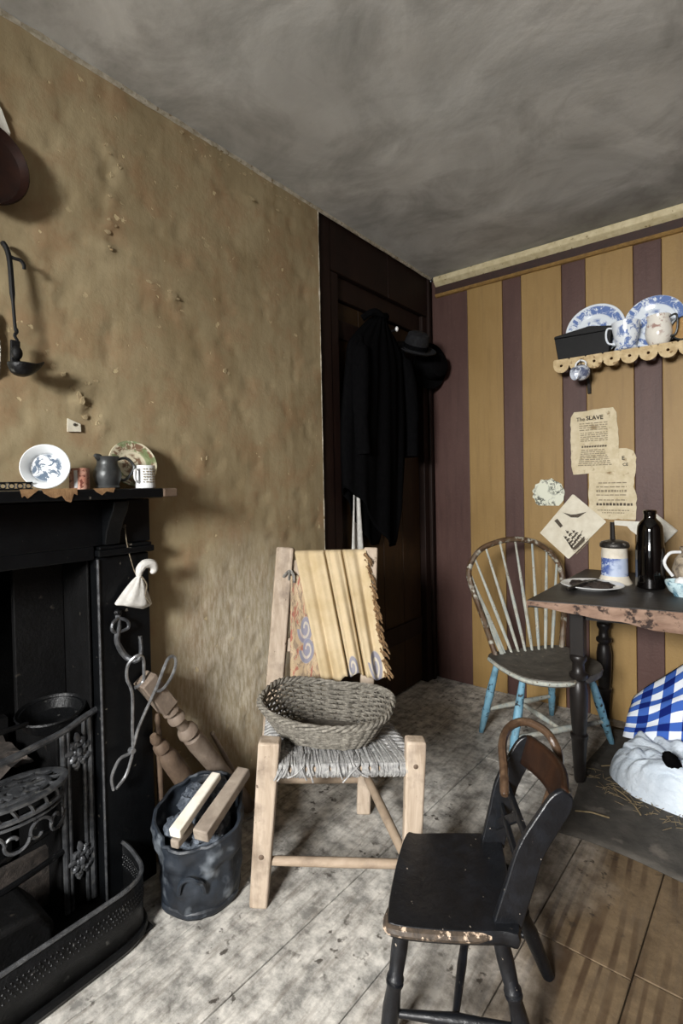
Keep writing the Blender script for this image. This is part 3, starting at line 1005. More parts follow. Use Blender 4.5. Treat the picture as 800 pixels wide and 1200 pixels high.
# pierced lattice: small raised studs in rows round the wall
mb = MB()
acc = 0.0
for i in range(len(path) - 1):
    p, q = path[i], path[i + 1]
    L = (q - p).length
    t = (q - p).normalized()
    nr = Vector((-t.y, t.x, 0))
    kk = max(1, int(L / .011))
    for s in range(kk):
        c = p + (q - p) * ((s + .5) / kk)
        for row in range(4):
            zz = .128 - row * .011
            for sg in (-1, 1):
                cc = c + nr * (.0026 * sg) + Vector((0, 0, zz)) + t * (.005 if row % 2 else 0)
                mb.add([cc + t * .003, cc + Vector((0, 0, .004)), cc - t * .003, cc - Vector((0, 0, .004)), cc + nr * (.0022 * sg)],
                       [(0, 1, 4), (1, 2, 4), (2, 3, 4), (3, 0, 4)])
mb.build('pierced_lattice', M['iron'], fe, kind='stuff', smooth=0)
hs = struct(MB().span((-.41, -.34, .0), (.215, .745, .008)).build('floor_hearth', M['iron_dull'], base=(0, 0, 0), smooth=0))

# ------------------------------------------------------------------ ladder-back chair
lc = thing('ladder_back_chair', 'pale worn wooden ladder-back chair with rush seat against ochre wall', 'chair', (.40, 1.24, 0))
FL0, FL1 = Vector((.385, .975, 0)), Vector((.413, 1.006, .472))
FR0, FR1 = Vector((.725, 1.245, 0)), Vector((.742, 1.262, .468))
BL0, BL1 = Vector((.11, 1.255, 0)), Vector((.098, 1.405, .962))
BR0, BR1 = Vector((.385, 1.485, 0)), Vector((.352, 1.61, .955))
SX = Vector((.786, .618, 0))
for a, b, w0, w1 in ((FL0, FL1, .052, .062), (FR0, FR1, .050, .058), (BL0, BL1, .060, .066), (BR0, BR1, .050, .052)):
    mb = MB().bar(a, b, (w0, w1), (w0 * .85, w1 * .85), SX.cross(Vector((0, 0, 1))))
    mb.build('post', M['ladder_wood'], lc, bevel=.007, bseg=3)


def on(a, b, z):
    return a + (b - a) * ((z - a.z) / (b.z - a.z))


for a, b, z1, z2, r in ((on(FL0, FL1, .125), on(FR0, FR1, .105), 0, 0, .0125), (on(BL0, BL1, .125), on(BR0, BR1, .115), 0, 0, .014),
                        (on(BR0, BR1, .14), on(FR0, FR1, .09), 0, 0, .014), (on(BL0, BL1, .15), on(FL0, FL1, .15), 0, 0, .014),
                        ):
    MB().tube([a + (b - a) * t for t in (0, .1, .5, .9, 1)], [r * .8, r, r * 1.1, r, r * .8], 10).build('stretcher', M['rail_wood'], lc)
ZS = .385
cf = [on(FL0, FL1, ZS), on(FR0, FR1, ZS), on(BR0, BR1, ZS), on(BL0, BL1, ZS)]
for i in range(4):
    MB().tube([cf[i], cf[(i + 1) % 4]], .015, 8).build('seat_rail', M['rail_wood'], lc)
for z, h in ((.885, .060), (.74, .05), (.60, .05)):
    MB().bar(on(BL0, BL1, z), on(BR0, BR1, z), .016, h, BL1 - BL0).build('back_slat', M['ladder_wood'], lc, bevel=.004)
for a, nrm in ((on(FL0, FL1, .42), 1), (on(FL0, FL1, .15), 1), (on(FR0, FR1, .40), 1)):
    v = Vector((.618, -.786, 0))
    MB().lathe([(0, .003), (.007, .002), (.009, 0)], 10, a + v * .0225, v).build('peg', M['brown_wood'], lc)
# rush: strands wrapped front rail to back rail and side to side
mb = MB()
rr = random.Random(5)
NS = 44
for i in range(NS):
    t = .06 + .88 * i / (NS - 1)
    f = cf[0].lerp(cf[1], t)
    b = cf[3].lerp(cf[2], t)
    d = (b - f).normalized()
    j = rr.uniform(-.006, .006)
    side = SX * j
    r = rr.uniform(.0038, .0062)
    z = Vector((0, 0, 1))
    pts = [f + d * .05 - z * .014, f - z * .019 + side, f - d * .018 - z * .006, f - d * .017 + z * .010 + side, f + d * .002 + z * .021,
           f.lerp(b, .3) + z * (.016 + rr.uniform(-.004, .004)) + side, f.lerp(b, .7) + z * (.015 + rr.uniform(-.004, .004)), b + z * .02, b + d * .018, b - z * .019]
    mb.tube(smooth_path(pts, 3), r, 5)
for i in range(18):
    t = .08 + .84 * i / 17
    a = cf[0].lerp(cf[3], t)
    b = cf[1].lerp(cf[2], t)
    z = Vector((0, 0, 1))
    d = (b - a).normalized()
    mb.tube(smooth_path([a - z * .018, a - d * .018, a + z * .02, a.lerp(b, .3) + z * .014, a.lerp(b, .7) + z * .014, b + z * .02, b + d * .018, b - z * .018], 2), rr.uniform(.005, .007), 5)
mb.build('rush_seat', M['rush'], lc, kind='stuff')
mb = MB()
for i in range(9):
    t = rr.uniform(.1, .92)
    f = cf[0].lerp(cf[1], t)
    v = Vector((.618, -.786, 0))
    L = rr.uniform(.005, .035)
    s = SX * rr.uniform(-.05, .05)
    mb.tube(smooth_path([f + Vector((0, 0, .026)) - v * .03, f + v * .018 + Vector((0, 0, .022)), f + v * .026 + s * .5, f + v * .024 + s - Vector((0, 0, L))], 4), .0028, 5)
mb.build('loose_rush', M['rush'], lc, kind='stuff')

# ------------------------------------------------------------------ shawl over the chair back
S0, S1 = on(BL0, BL1, .905), on(BR0, BR1, .905)
BKD = (BL1 - BL0).normalized()
FRT = Vector((.618, -.786, 0))
NRM = (FRT - BKD * FRT.dot(BKD)).normalized()
UX = (S1 - S0).normalized()
WID = (S1 - S0).length
sw = thing('fringed_shawl', 'yellow cloth shawl with blue scroll border draped over the ladder-back chair', 'shawl', S0.lerp(S1, .5) - Vector((0, 0, .3)))


def fold_profile(u):
    d = .005 * sin(u * 19) + .002 * sin(u * 47 + 1)
    d += -.026 * math.exp(-((u - .42) / .016) ** 2) - .034 * math.exp(-((u - .665) / .018) ** 2) - .006 * math.exp(-((u - .17) / .05) ** 2) - .005 * math.exp(-((u - .86) / .05) ** 2)
    d += .012 * math.exp(-((u - .30) / .09) ** 2) + .010 * math.exp(-((u - .55) / .07) ** 2)
    return d


def shawl_fn(u, v):
    # v: 0 bottom of front fall, .8 top of slat, 1 bottom of back fall
    x = .115 + .80 * u
    if v < .80:
        h = v / .80
        xx = (.52 + .74 * u) * (1 - h) + (.12 + .82 * u) * h
        drop = .455 * (1 - h) + (.012 * sin(u * 9) + .006 * sin(u * 31)) * (1 - h)
        out = .030 + fold_profile(u) * (2.0 - 1.2 * h) + .022 * (1 - h)
        return S0 + UX * (WID * xx) + BKD * (.034 - drop) + NRM * out
    h = (v - .80) / .20
    a = h * pi
    xx = .12 + .82 * u
    if h < .35:
        a = h / .35 * pi
        return S0 + UX * (WID * xx) + BKD * (.034 + .010 * sin(a)) + NRM * ((.030 if a < pi / 2 else .020) * cos(a) + fold_profile(u) * .8 * (1 - h / .35))
    return S0 + UX * (WID * xx) + BKD * (.034 - .17 * (h - .35)) + NRM * (-.020)


MB().grid(shawl_fn, 170, 46).build('cloth', M['shawl'], sw, solid=.003, smooth=80)


def shawl_print_fn(u, v):
    x = (.16 + .42 * u) * (1 - v) + (.09 + .27 * u) * v
    out = .010 + .007 * sin(u * 9 + v * 2) + .010 * math.exp(-((u - .35) / .1) ** 2) * v
    return S0 + UX * (WID * x + .012 * (1 - v) * (.4 - u)) + BKD * (-.435 + .385 * v - .012 * sin(u * 5) * (1 - v)) + NRM * (out + .012)


MB().grid(shawl_print_fn, 24, 30).build('printed_end', M['shawl_print'], sw, solid=.003, smooth=80, label='faded printed end of the shawl')
mb = MB()
for i in range(70):
    v = rr.random()
    p = shawl_fn(1.0, v * .8) + UX * rr.uniform(-.012, .004) + NRM * rr.uniform(0, .008)
    L = rr.uniform(.014, .04)
    d = (UX * rr.uniform(.3, 1.0) - Vector((0, 0, 1)) * rr.uniform(.5, 1.2)).normalized()
    mb.tube(smooth_path([p, p + d * L * .5 + NRM * rr.uniform(-.006, .01), p + d * L + Vector((0, 0, -.008))], 3), [.0035] * 6 + [.0015], 4)
mb.build('fringe', M['fringe'], sw, kind='stuff')
mb = MB()
for s in (-1, 1, 0):
    p = S0 + UX * (WID * .075) + BKD * -.03 + NRM * .022
    mb.tube(smooth_path([p, p + UX * (.014 * s) + NRM * .012 - BKD * .015, p + UX * .02 * s - BKD * (.035 + .01 * s) + NRM * .004], 4), .007, 6, flat=.6)
mb.build('rag_tie', M['rag'], sw, label='grey rag knot')

# ------------------------------------------------------------------ wicker basket on the seat
bk = thing('wicker_basket', 'empty grey oval wicker basket resting on the rush seat', 'basket', (.445, 1.225, .408))
BA = radians(24)
bu, bv = Vector((cos(BA), sin(BA), 0)), Vector((-sin(BA), cos(BA), 0))
BC = Vector((.445, 1.222, .412))


def basket_pt(a, h, off=0.0):
    """a angle round, h 0 base to 1 rim"""
    ca, sa = cos(a), sin(a)
    e = .72
    sx = math.copysign(abs(ca) ** e, ca)
    sy = math.copysign(abs(sa) ** e, sa)
    L = (.135 + .070 * h ** .85) + off
    W = (.085 + .068 * h ** .85) + off
    z = h * (.085 + .030 * (-ca if ca < 0 else .35 * ca) + .010 * max(sa, 0))
    return BC + bu * (L * sx) + bv * (W * sy) + Vector((0, 0, z))


NST = 30
mb = MB()
ROWS = 15
for r in range(ROWS):
    h = .03 + .92 * r / (ROWS - 1)
    pts = []
    nseg = NST * 4
    for i in range(nseg):
        a = 2 * pi * i / nseg
        s = sin(a * NST / 2 + (r % 2) * pi)
        pts.append(basket_pt(a, h, .0042 * s))
    mb.tube(pts, .0040, 5, True)
mb.build('weave', M['wicker'], bk, kind='stuff')
for i in range(NST):
    a = 2 * pi * (i + .5) / NST
    MB().tube([basket_pt(a, h) for h in (0, .25, .5, .75, 1.0)], .0035, 5).build('stake', M['wicker_dark'], bk)
for s in range(3):
    pts = []
    for i in range(150):
        a = 2 * pi * i / 150
        ph = a * 16 + s * 2 * pi / 3
        pts.append(basket_pt(a, 1.0, .006 * cos(ph)) + Vector((0, 0, .004 + .006 * sin(ph))))
    MB().tube(pts, .0055, 5, True).build('rim_braid', M['wicker'], bk)
mb = MB()
for r in range(12):
    k = (r + .5) / 12
    mb.tube([BC + (basket_pt(2 * pi * i / 60, 0) - BC) * k + Vector((0, 0, .001 * (i % 2))) for i in range(60)], .0058, 5, True)
mb.build('base', M['wicker_dark'], bk, kind='stuff')

# ------------------------------------------------------------------ bucket with fuel
BX, BY = .212, .905
bt = thing('canvas_bucket', 'crumpled blue-black canvas bucket of fuel standing between hearth and chair', 'bucket', (BX, BY, 0))


def bucket_pt(u, v, inner=False):
    a = u * 2 * pi
    r = .106 + .018 * v - (.006 if inner else 0)
    c = noise.fractal(Vector((cos(a) * 2.2, sin(a) * 2.2, v * 3.0)), 1, 2, 3)
    r *= 1 + .12 * c * (0.3 + v) + .06 * (abs(noise.noise(Vector((cos(a) * 2.5 + v, sin(a) * 2.5, v * 5)))) - .2)
    d = Vector((cos(a), sin(a), 0))
    back = d.dot(Vector((-.614, .789, 0)))
    top = .242 + .040 * back + .008 * noise.noise(Vector((cos(a) * 3, sin(a) * 3, 7)))
    if v > .4:
        r *= 1 - .05 * max(0, sin((v - .4) * 9)) * .6
    return Vector((BX, BY, .002)) + d * r + Vector((0, 0, v * top))


MB().grid(bucket_pt, 64, 30, True).build('side', M['bucket'], bt, solid=.005, smooth=80)
MB().lathe([(0, 0), (.098, 0), (.098, .006), (0, .006)], 40, (BX, BY, .001)).build('bottom', M['bucket'], bt)
MB().tube([bucket_pt(i / 64, .03) + Vector((cos(2 * pi * i / 64), sin(2 * pi * i / 64), 0)) * .003 + Vector((0, 0, .008)) for i in range(64)], .010, 6, True, flat=.5).build('base_band', M['bucket'], bt)
MB().tube([bucket_pt(i / 64, 1.0) for i in range(64)], .006, 6, True).build('rim', M['bucket'], bt)
fd = Vector((.66, -.75, 0))
hp = []
for i in range(9):
    a = pi * i / 8
    ang = atan2(fd.y, fd.x) + .30 * cos(a)
    q = bucket_pt(ang / (2 * pi), .40 + .26 * sin(a))
    hp.append(q + Vector((cos(ang), sin(ang), 0)) * (.008 + .012 * sin(a)))
MB().tube(smooth_path(hp, 4), .0065, 7).build('rope_handle', M['bucket'], bt)
lr = random.Random(11)
for i in range(24):
    a = lr.uniform(0, 2 * pi)
    q = sqrt(lr.uniform(0, 1)) * .070
    if i >= 17:
        a, q = radians(-110 + 18 * (i - 17)), .074
    x, y = BX + q * cos(a), BY + q * sin(a)
    s = lr.uniform(.024, .038)
    back = Vector((x - BX, y - BY, 0)).dot(Vector((-.614, .789, 0)))
    z = .240 + .36 * back + lr.uniform(-.014, .016)
    o = MB().blob((x, y, z), (s, s * lr.uniform(.6, .9), s * lr.uniform(.6, .9)), rz(lr.uniform(0, 3)), .35, 2.0, 14, 9, i).build('coal_lump', M['coal'], smooth=30)
    tag(o, 'grey-blue lump of fuel heaped in the canvas bucket', 'coal', 'lumps heaped in the canvas bucket')
mb = MB().lathe([(0, 0), (.085, 0), (.09, .195), (0, .215)], 20, (BX, BY, .012))
o = mb.build('fuel_heap', M['coal'])
tag(o, 'dark heap of small coal filling the canvas bucket', 'coal')


def stick(a, b, w, h, mt, label, name='kindling_stick'):
    o = MB().bar(a, b, (w, w * .9), (h, h * .85)).build(name, mt, bevel=.004, smooth=40)
    return tag(o, label, 'stick')


stick((.296, .765, .282), (.225, .960, .326), .034, .026, M['split_log'], 'pale freshly split stick lying across the canvas bucket')
stick((.334, .818, .262), (.264, 1.034, .318), .046, .034, M['grey_log'], 'greyish brown weathered stick lying across the canvas bucket')
stick((.285, .77, .246), (.262, .84, .250), .026, .024, M['grey_log'], 'short stub of greyish wood by the bucket rim')

# ------------------------------------------------------------------ turned posts leaning in the corner behind the bucket


def leaning(a, b, prof, mt, label, square=None, name='turned_post'):
    root = thing(name, label, 'post', Vector(b))
    a, b = Vector(a), Vector(b)
    MB().turned(a, b, prof, 18).build('turned_shaft', mt, root)
    if square:
        t0, t1, w = square
        MB().bar(a.lerp(b, t0), a.lerp(b, t1), w, w, (1, 0, 0)).build('square_block', mt, root, bevel=.004)
    return root


leaning((.078, .818, .632), (.050, 1.235, .022), [(0.02, .018), (.18, .018), (.20, .024), (.215, .027), (.235, .018), (.25, .027), (.27, .028), (.29, .017),
        (.33, .018), (.345, .030), (.37, .033), (.385, .019), (.40, .030), (.45, .032), (.8, .027), (1, .024)], M['pale_wood'],
        'pale turned bedpost with square head leaning behind the bucket', (0.0, .185, .054))
leaning((.075, .842, .450), (.040, 1.10, .020), [(0.0, .010), (.03, .016), (.05, .016), (.07, .012), (.09, .022), (.13, .024), (.15, .016), (.18, .025), (.22, .030), (.6, .032), (1, .024)], M['brown_wood'],
        'short brown stained turned post leaning behind the bucket')
leaning((.052, 1.075, .36), (.028, 1.262, .012), [(0, .007), (.1, .008), (.9, .009), (1, .008)], M['pale_wood'],
        'thin plain rod leaning on the wall beside the turned posts', name='wooden_rod')
leaning((.040, .880, .495), (.018, .900, .016), [(0, .006), (.04, .010), (.08, .006), (.12, .011), (.2, .011), (1, .010)], M['brown_wood'],
        'slim brown spindle standing upright beside the black pilaster', name='slim_spindle')

# ------------------------------------------------------------------ tongs, hook and pouch hanging on the pilaster
hk = thing('iron_hook', 'rusty iron figure-shaped hook fixed to the black pilaster', 'hook', (.05, .765, .70))
MB().tube(smooth_path([(.050, .756, .835), (.060, .752, .80), (.062, .745, .76), (.066, .765, .715), (.085, .785, .698), (.092, .800, .715), (.086, .803, .765)], 5), [.008] * 12 + [.009] * 12 + [.006] * 7, 8).build('bent_arm', M['iron_blue'], hk)
MB().tube(smooth_path([(.058, .752, .825), (.066, .732, .815), (.066, .730, .795), (.062, .745, .785)], 4), .005, 7).build('loop', M['iron_blue'], hk)
MB().tube(smooth_path([(.058, .756, .825), (.066, .776, .812), (.066, .778, .792), (.062, .755, .785)], 4), .005, 7).build('loop', M['iron_blue'], hk)
MB().lathe([(0, 0), (.010, 0), (.012, .006), (.007, .014), (0, .016)], 12, (.045, .757, .838), (1, 0, .2)).build('boss', M['iron'], hk)

tg = thing('fire_tongs', 'long steel fire tongs with looped handles hanging on the black pilaster', 'tongs', (.075, .76, .35))
HP = Vector((.078, .772, .435))
MB().tube(smooth_path([(.076, .716, .345), (.076, .712, .385), (.077, .735, .425), HP, (.088, .790, .50), (.110, .826, .590), (.114, .840, .618), (.116, .858, .658), (.117, .874, .684), (.117, .892, .686), (.117, .900, .668), (.117, .891, .638), (.116, .870, .610), (.115, .850, .596), (.113, .836, .598)], 6), .0048, 7).build('arm', M['tong'], tg)
MB().tube(smooth_path([(.076, .722, .345), (.076, .752, .368), (.077, .768, .405), (.079, .775, .44), (.078, .776, .50), (.078, .778, .600), (.076, .764, .65), (.082, .766, .69), (.094, .786, .712), (.092, .806, .700), (.086, .812, .66), (.082, .810, .625), (.080, .785, .615)], 6), .0048, 7).build('arm', M['tong'], tg)
MB().lathe([(0, -.009), (.008, -.009), (.009, 0), (.008, .009), (0, .009)], 12, HP, (1, 0, 0)).build('rivet', M['tong'], tg)

pc = thing('cloth_pouch', 'small white cloth pouch hanging by a string from the pilaster', 'pouch', (.078, .79, .85))


def pouch_fn(u, v):
    a = u * 2 * pi
    w = (.055 * (1 - v) ** .9 + .006)
    dpt = (.020 * (1 - v) ** .6 + .005)
    c = 1 + .16 * sin(a * 7 + v * 2) * (.3 + .7 * v)
    yc = .787 + .022 * v
    z = .852 + .088 * v - .012 * cos(a) * (1 - v)
    if v < .08:
        w *= .55 + v / .08 * .45
        dpt *= .3 + v / .08 * .7
    return Vector((.076 + dpt * sin(a) * c, yc + w * cos(a) * c, z))


MB().grid(pouch_fn, 32, 18, True).build('bag', M['white_cloth'], pc, smooth=80)
MB().tube(smooth_path([(.078, .809, .936), (.080, .811, .958), (.082, .826, .974), (.084, .848, .972), (.083, .856, .955), (.082, .846, .944)], 5), [.007, .008, .009, .010, .011, .012, .013, .013, .013, .013, .014, .014, .014, .014, .014, .014, .014, .013, .013, .012, .012, .011, .010, .008, .006, .004], 9).build('gathered_neck', M['white_cloth'], pc)
MB().tube(smooth_path([(.052, .784, 1.085), (.056, .788, 1.03), (.070, .800, .955), (.080, .808, .940), (.086, .815, .935)], 4), .0016, 5).build('string', M['string'], pc)
MB().tube(smooth_path([(.088, .812, .940), (.098, .822, .915), (.100, .815, .885), (.098, .826, .868), (.095, .835, .858)], 4), .002, 5).build('string_end', M['string'], pc)
MB().lathe([(0, 0), (.004, 0), (.004, .014), (0, .014)], 8, (.040, .784, 1.087), (1, 0, .3)).build('nail', M['brass_nail'], pc)

# ------------------------------------------------------------------ things on the mantel shelf (top at z 1.200)
MZ = 1.2005


def lean(face, roll=0):
    """frame whose Z looks along face"""
    return frame(face, (0, 0, 1))


def plate_profile(R, depth, th=.004, foot=.5):
    return [(0, 0), (R * foot, 0), (R * foot * 1.05, .0), (R * .70, depth * .45), (R, depth), (R * 1.005, depth + th * .5), (R * .99, depth + th),
            (R * .70, depth * .55 + th), (R * .60, depth * .2 + th), (R * .5, th), (0, th)]


# white saucer bowl with a printed view, tilted back on its edge
f = Vector((.85, -.50, .14)).normalized()
R0 = .056
t_ = f
low = Vector((0, 0, -1)) - f * f.dot(Vector((0, 0, -1)))
low.normalize()
c = Vector((.092, .557, MZ + R0 * abs(low.z) + .002))
o = place(MB().lathe([(0, 0), (.028, 0), (.032, .002), (.046, .016), (.056, .026), (.057, .028), (.055, .030), (.043, .020), (.036, .006), (0, .005)], 40),
          'printed_bowl', m_plate('blue_view_bowl_print', (228, 232, 234), (60, 82, 106), 0.0, .080), c - f * .012, lean(f), smooth=60)
tag(o, 'small white bowl with blue printed view tilted on the mantel shelf', 'bowl')

pk = thing('printed_pot', 'small pink printed pot with a white band on the mantel shelf', 'pot', (.095, .637, MZ))
MB().lathe([(0, 0), (.024, 0), (.025, .003), (.025, .050), (.026, .056), (.0235, .056), (.023, .006), (0, .006)], 28, (.095, .637, MZ)).build('body', M['pink_pot'], pk)
mb = MB()
for i in range(4):
    a = -.75 + .10 * i
mb.grid(lambda u, v: Vector((.095, .637, MZ + .004 + .046 * v)) + Vector((cos(-.95 + .35 * u), sin(-.95 + .35 * u), 0)) * .0256, 5, 1)
mb.build('white_stripe', M['china_plain'], pk, solid=.0004)

jg = thing('pewter_jug', 'dark pewter jug with curved handle on the mantel shelf', 'jug', (.095, .716, MZ))
P = Vector((.095, .714, MZ))
MB().lathe([(k * 1.12, z * 1.02) for k, z in [(0, 0), (.026, 0), (.029, .003), (.026, .009), (.030, .022), (.033, .036), (.031, .050), (.025, .064), (.0235, .074), (.027, .085), (.0285, .088), (.0265, .088), (.022, .074), (.028, .045), (.028, .02), (0, .012)]], 32, P).build('body', M['pewter'], jg)
MB().tube(smooth_path([P + Vector((.004, -.024, .086)), P + Vector((.006, -.034, .090)), P + Vector((.004, -.038, .088))], 4), [.010, .010, .009, .008, .007, .006, .005, .004, .003], 8).build('spout', M['pewter'], jg)
MB().tube(smooth_path([P + Vector((0, .024, .080)), P + Vector((.006, .052, .086)), P + Vector((.010, .072, .066)), P + Vector((.010, .066, .044)), P + Vector((.006, .046, .024)), P + Vector((0, .031, .030))], 5), .0042, 8, flat=1.4).build('handle', M['pewter'], jg)

f = Vector((.93, -.10, .30)).normalized()
R0 = .072
o = place(MB().lathe(plate_profile(R0, .010), 48), 'patterned_plate', m_plate('green_red_print', (206, 198, 172), (110, 76, 56), 1.0, R0, (112, 128, 88)),
          Vector((.045, .815, MZ + R0 * .955 + .002)), lean(f), smooth=50)
tag(o, 'cream plate with green and brown printed border leaning on wall above mantel', 'plate')

mg = thing('printed_mug', 'white mug with grey printed text on the mantel shelf', 'mug', (.105, .822, MZ))
P = Vector((.105, .822, MZ))
MB().lathe([(0, 0), (.027, 0), (.0285, .003), (.0275, .012), (.0265, .034), (.0275, .062), (.0285, .066), (.026, .066), (.025, .01), (0, .008)], 32, P).build('body', M['china_plain'], mg)
mb = MB()
for r_ in range(6):
    z = .016 + r_ * .0075
    for k_ in range(5):
        a = -.75 + .30 * k_
        w = .22 if (r_ * 3 + k_ * 5) % 4 else .13
        rr_ = .0286
        mb.grid(lambda u, v: P + Vector((cos(a + w * u) * rr_, sin(a + w * u) * rr_, z + .0032 * v)), 3, 1)
mb.build('printed_text', M['ink_pale'], mg, solid=.0003, kind='stuff')
MB().tube(smooth_path([P + Vector((.012, -.026, .055)), P + Vector((.018, -.042, .050)), P + Vector((.018, -.042, .026)), P + Vector((.012, -.027, .016))], 5), .0035, 8).build('handle', M['china_plain'], mg)

# low pierced dark gallery strip at the far end of the shelf
gs = thing('pierced_strip', 'low dark pierced metal strip standing on the mantel beside the bowl', 'strip', (.10, .40, MZ))
mb = MB()
mb.span((.098, .20, MZ), (.103, .520, MZ + .005))
mb.span((.098, .20, MZ + .017), (.103, .520, MZ + .021))
mb.build('rails', M['iron'], gs, smooth=0)
for i in range(17):
    y = .215 + .0185 * i
    MB().tube(arc((.1005, y, MZ + .011), .0065, 0, 2 * pi, 10, (0, 1, 0), (0, 0, 1))[:-1], .0018, 5, True).build('ring', M['iron'], gs)

# torn paper edging hanging from the shelf front
for poly, lab in (([(.470, 1.203), (.510, 1.203), (.508, 1.199), (.486, 1.181), (.480, 1.188), (.474, 1.184)], 'pointed scrap of torn brown paper hanging from the mantel edge'),
                  ([(.516, 1.203), (.600, 1.204), (.601, 1.186), (.592, 1.190), (.584, 1.168), (.572, 1.172), (.563, 1.186), (.548, 1.180), (.536, 1.183), (.522, 1.192)], 'wide ragged scrap of torn brown paper hanging from the mantel edge'),
                  ([(.640, 1.202), (.700, 1.203), (.694, 1.190), (.676, 1.194), (.664, 1.184), (.650, 1.192)], 'small ragged scrap of dark torn paper below the pewter jug')):
    o = MB().prism(poly, .0012, (.1615, 0, 0), (0, 1, 0), (0, 0, 1)).build('torn_paper', M['paper_brown'], smooth=0)
    tag(o, lab, 'paper')

# ------------------------------------------------------------------ things on the plaster wall
cr = thing('crusie_lamp', 'black iron hanging oil lamp with hook rod and spouted pan on plaster wall', 'lamp', (.05, .52, 1.49))
MB().tube(smooth_path([(.012, .500, 1.832), (.022, .506, 1.815), (.030, .510, 1.78), (.034, .512, 1.70), (.036, .515, 1.62), (.038, .516, 1.605)], 4), [.003] + [.007] * 4 + [.0065] * 8 + [.004] * 8, 7).build('hanging_rod', M['iron_dull'], cr)
MB().tube(smooth_path([(.024, .506, 1.798), (.030, .520, 1.792), (.034, .533, 1.790), (.036, .540, 1.780), (.034, .541, 1.770)], 4), .0045, 7).build('side_hook', M['iron_dull'], cr)
MB().tube([(.038, .516 + .003 * sin(i), 1.612 - .004 * i) for i in range(9)], .004, 6).build('twisted_link', M['iron_dull'], cr)
MB().bar((.034, .515, 1.582), (.036, .512, 1.500), .010, .022, (0, 1, 0)).build('back_plate', M['iron_dull'], cr, bevel=.003)
MB().blob((.046, .514, 1.548), (.012, .013, .018), None, 0, 1, 14, 8).build('ratchet_knob', M['iron_dull'], cr)
mb = MB()


def lamp_pan(u, v):
    a = u * 2 * pi
    r = .030 * min(1.0, sqrt(max(v, 0.0)) * 1.05)
    y = r * cos(a)
    if cos(a) > 0:
        y *= 1 + .75 * cos(a) ** 4 * v
    x = r * sin(a) * .95
    z = 1.490 + .030 * v ** 2 + .014 * max(0, cos(a)) ** 6 * v
    return Vector((.058 + x, .520 + y, z))


mb.grid(lamp_pan, 36, 12, True)
mb.build('oil_pan', M['iron'], cr, solid=.003, smooth=80)

for (poly, x, nm, mt, lab) in (
        ([(.40, 1.49), (.47, 1.485), (.487, 1.50), (.491, 1.56), (.486, 1.635), (.47, 1.655), (.40, 1.65)], .006, 'wall_print', M['collage'], 'pale faded print pasted on plaster wall behind the hanging lamp'),
        ([(.40, 2.085), (.47, 2.082), (.522, 2.095), (.528, 2.12), (.51, 2.17), (.49, 2.20), (.44, 2.225), (.40, 2.22)], .006, 'paper_scrap', M['paper_white'], 'white torn paper scrap pasted high on the plaster wall'),
        ([(.648, 1.362), (.686, 1.364), (.685, 1.386), (.650, 1.399)], .004, 'cream_card', M['paper_pale'], 'small cream card pinned to plaster wall above the pewter jug')):
    o = MB().prism(poly, .003, (x, 0, 0), (0, 1, 0), (0, 0, 1)).build(nm, mt, smooth=0)
    tag(o, lab, 'paper')
o = MB().lathe([(0, 0), (.004, 0), (.004, .003), (0, .004)], 10, (.0072, .668, 1.383), (1, 0, 0)).build('card_nail', M['brass_nail'])
tag(o, 'round nail head holding the small cream card', 'nail')

cp = thing('copper_pan', 'dark round copper pan hanging high on the plaster wall', 'pan', (.03, .455, 1.90))
MB().lathe([(0, 0), (.070, 0), (.092, .010), (.100, .034), (.104, .036), (.101, .039), (.090, .016), (.068, .007), (0, .007)], 44, (.012, .452, 2.003), (1, 0, 0)).build('dish', M['copper'], cp)
MB().bar((.045, .43, 2.10), (.030, .40, 2.24), .008, .022, (0, 1, 0)).build('handle', M['iron_dull'], cp, bevel=.003)

# ------------------------------------------------------------------ coat, hats and cloth hanging by the door
ct = thing('black_coat', 'long black coat hanging on a peg against the dark door', 'coat', (.06, 2.17, .87))


def coat_fn(u, v):
    # v 0 hem to 1 collar; u around
    a = u * 2 * pi
    ca, sa = cos(a), sin(a)
    z0 = .90
    yc = 2.140 + .05 * (v - .5)
    w = .245 + .02 * sin(v * 5)
    if v > .80:
        w *= 1 - ((v - .80) / .20) ** 1.6 * .80
    d = .060 - .022 * max(0, v - .75) / .25
    y = yc + w * ca
    hem = .90
    t = (y - 1.885) / .50
    # hem hangs lowest in the middle, higher to both sides
    if t < .12:
        hem = 1.17 - .05 * t / .12
    elif t < .55:
        hem = 1.12 - .24 * ((t - .12) / .43) ** .8
    elif t < .70:
        hem = .88 + .02 * (t - .55)
    else:
        hem = .90 + .26 * min(1, (t - .70) / .12)
    z = hem + (2.03 - hem) * v
    fold = 1 + .22 * sin(a * 9 + 2 * v) * (1 - v) + .08 * sin(a * 17)
    x = .026 + d * sa * fold
    return Vector((max(x, -.030), y, z))


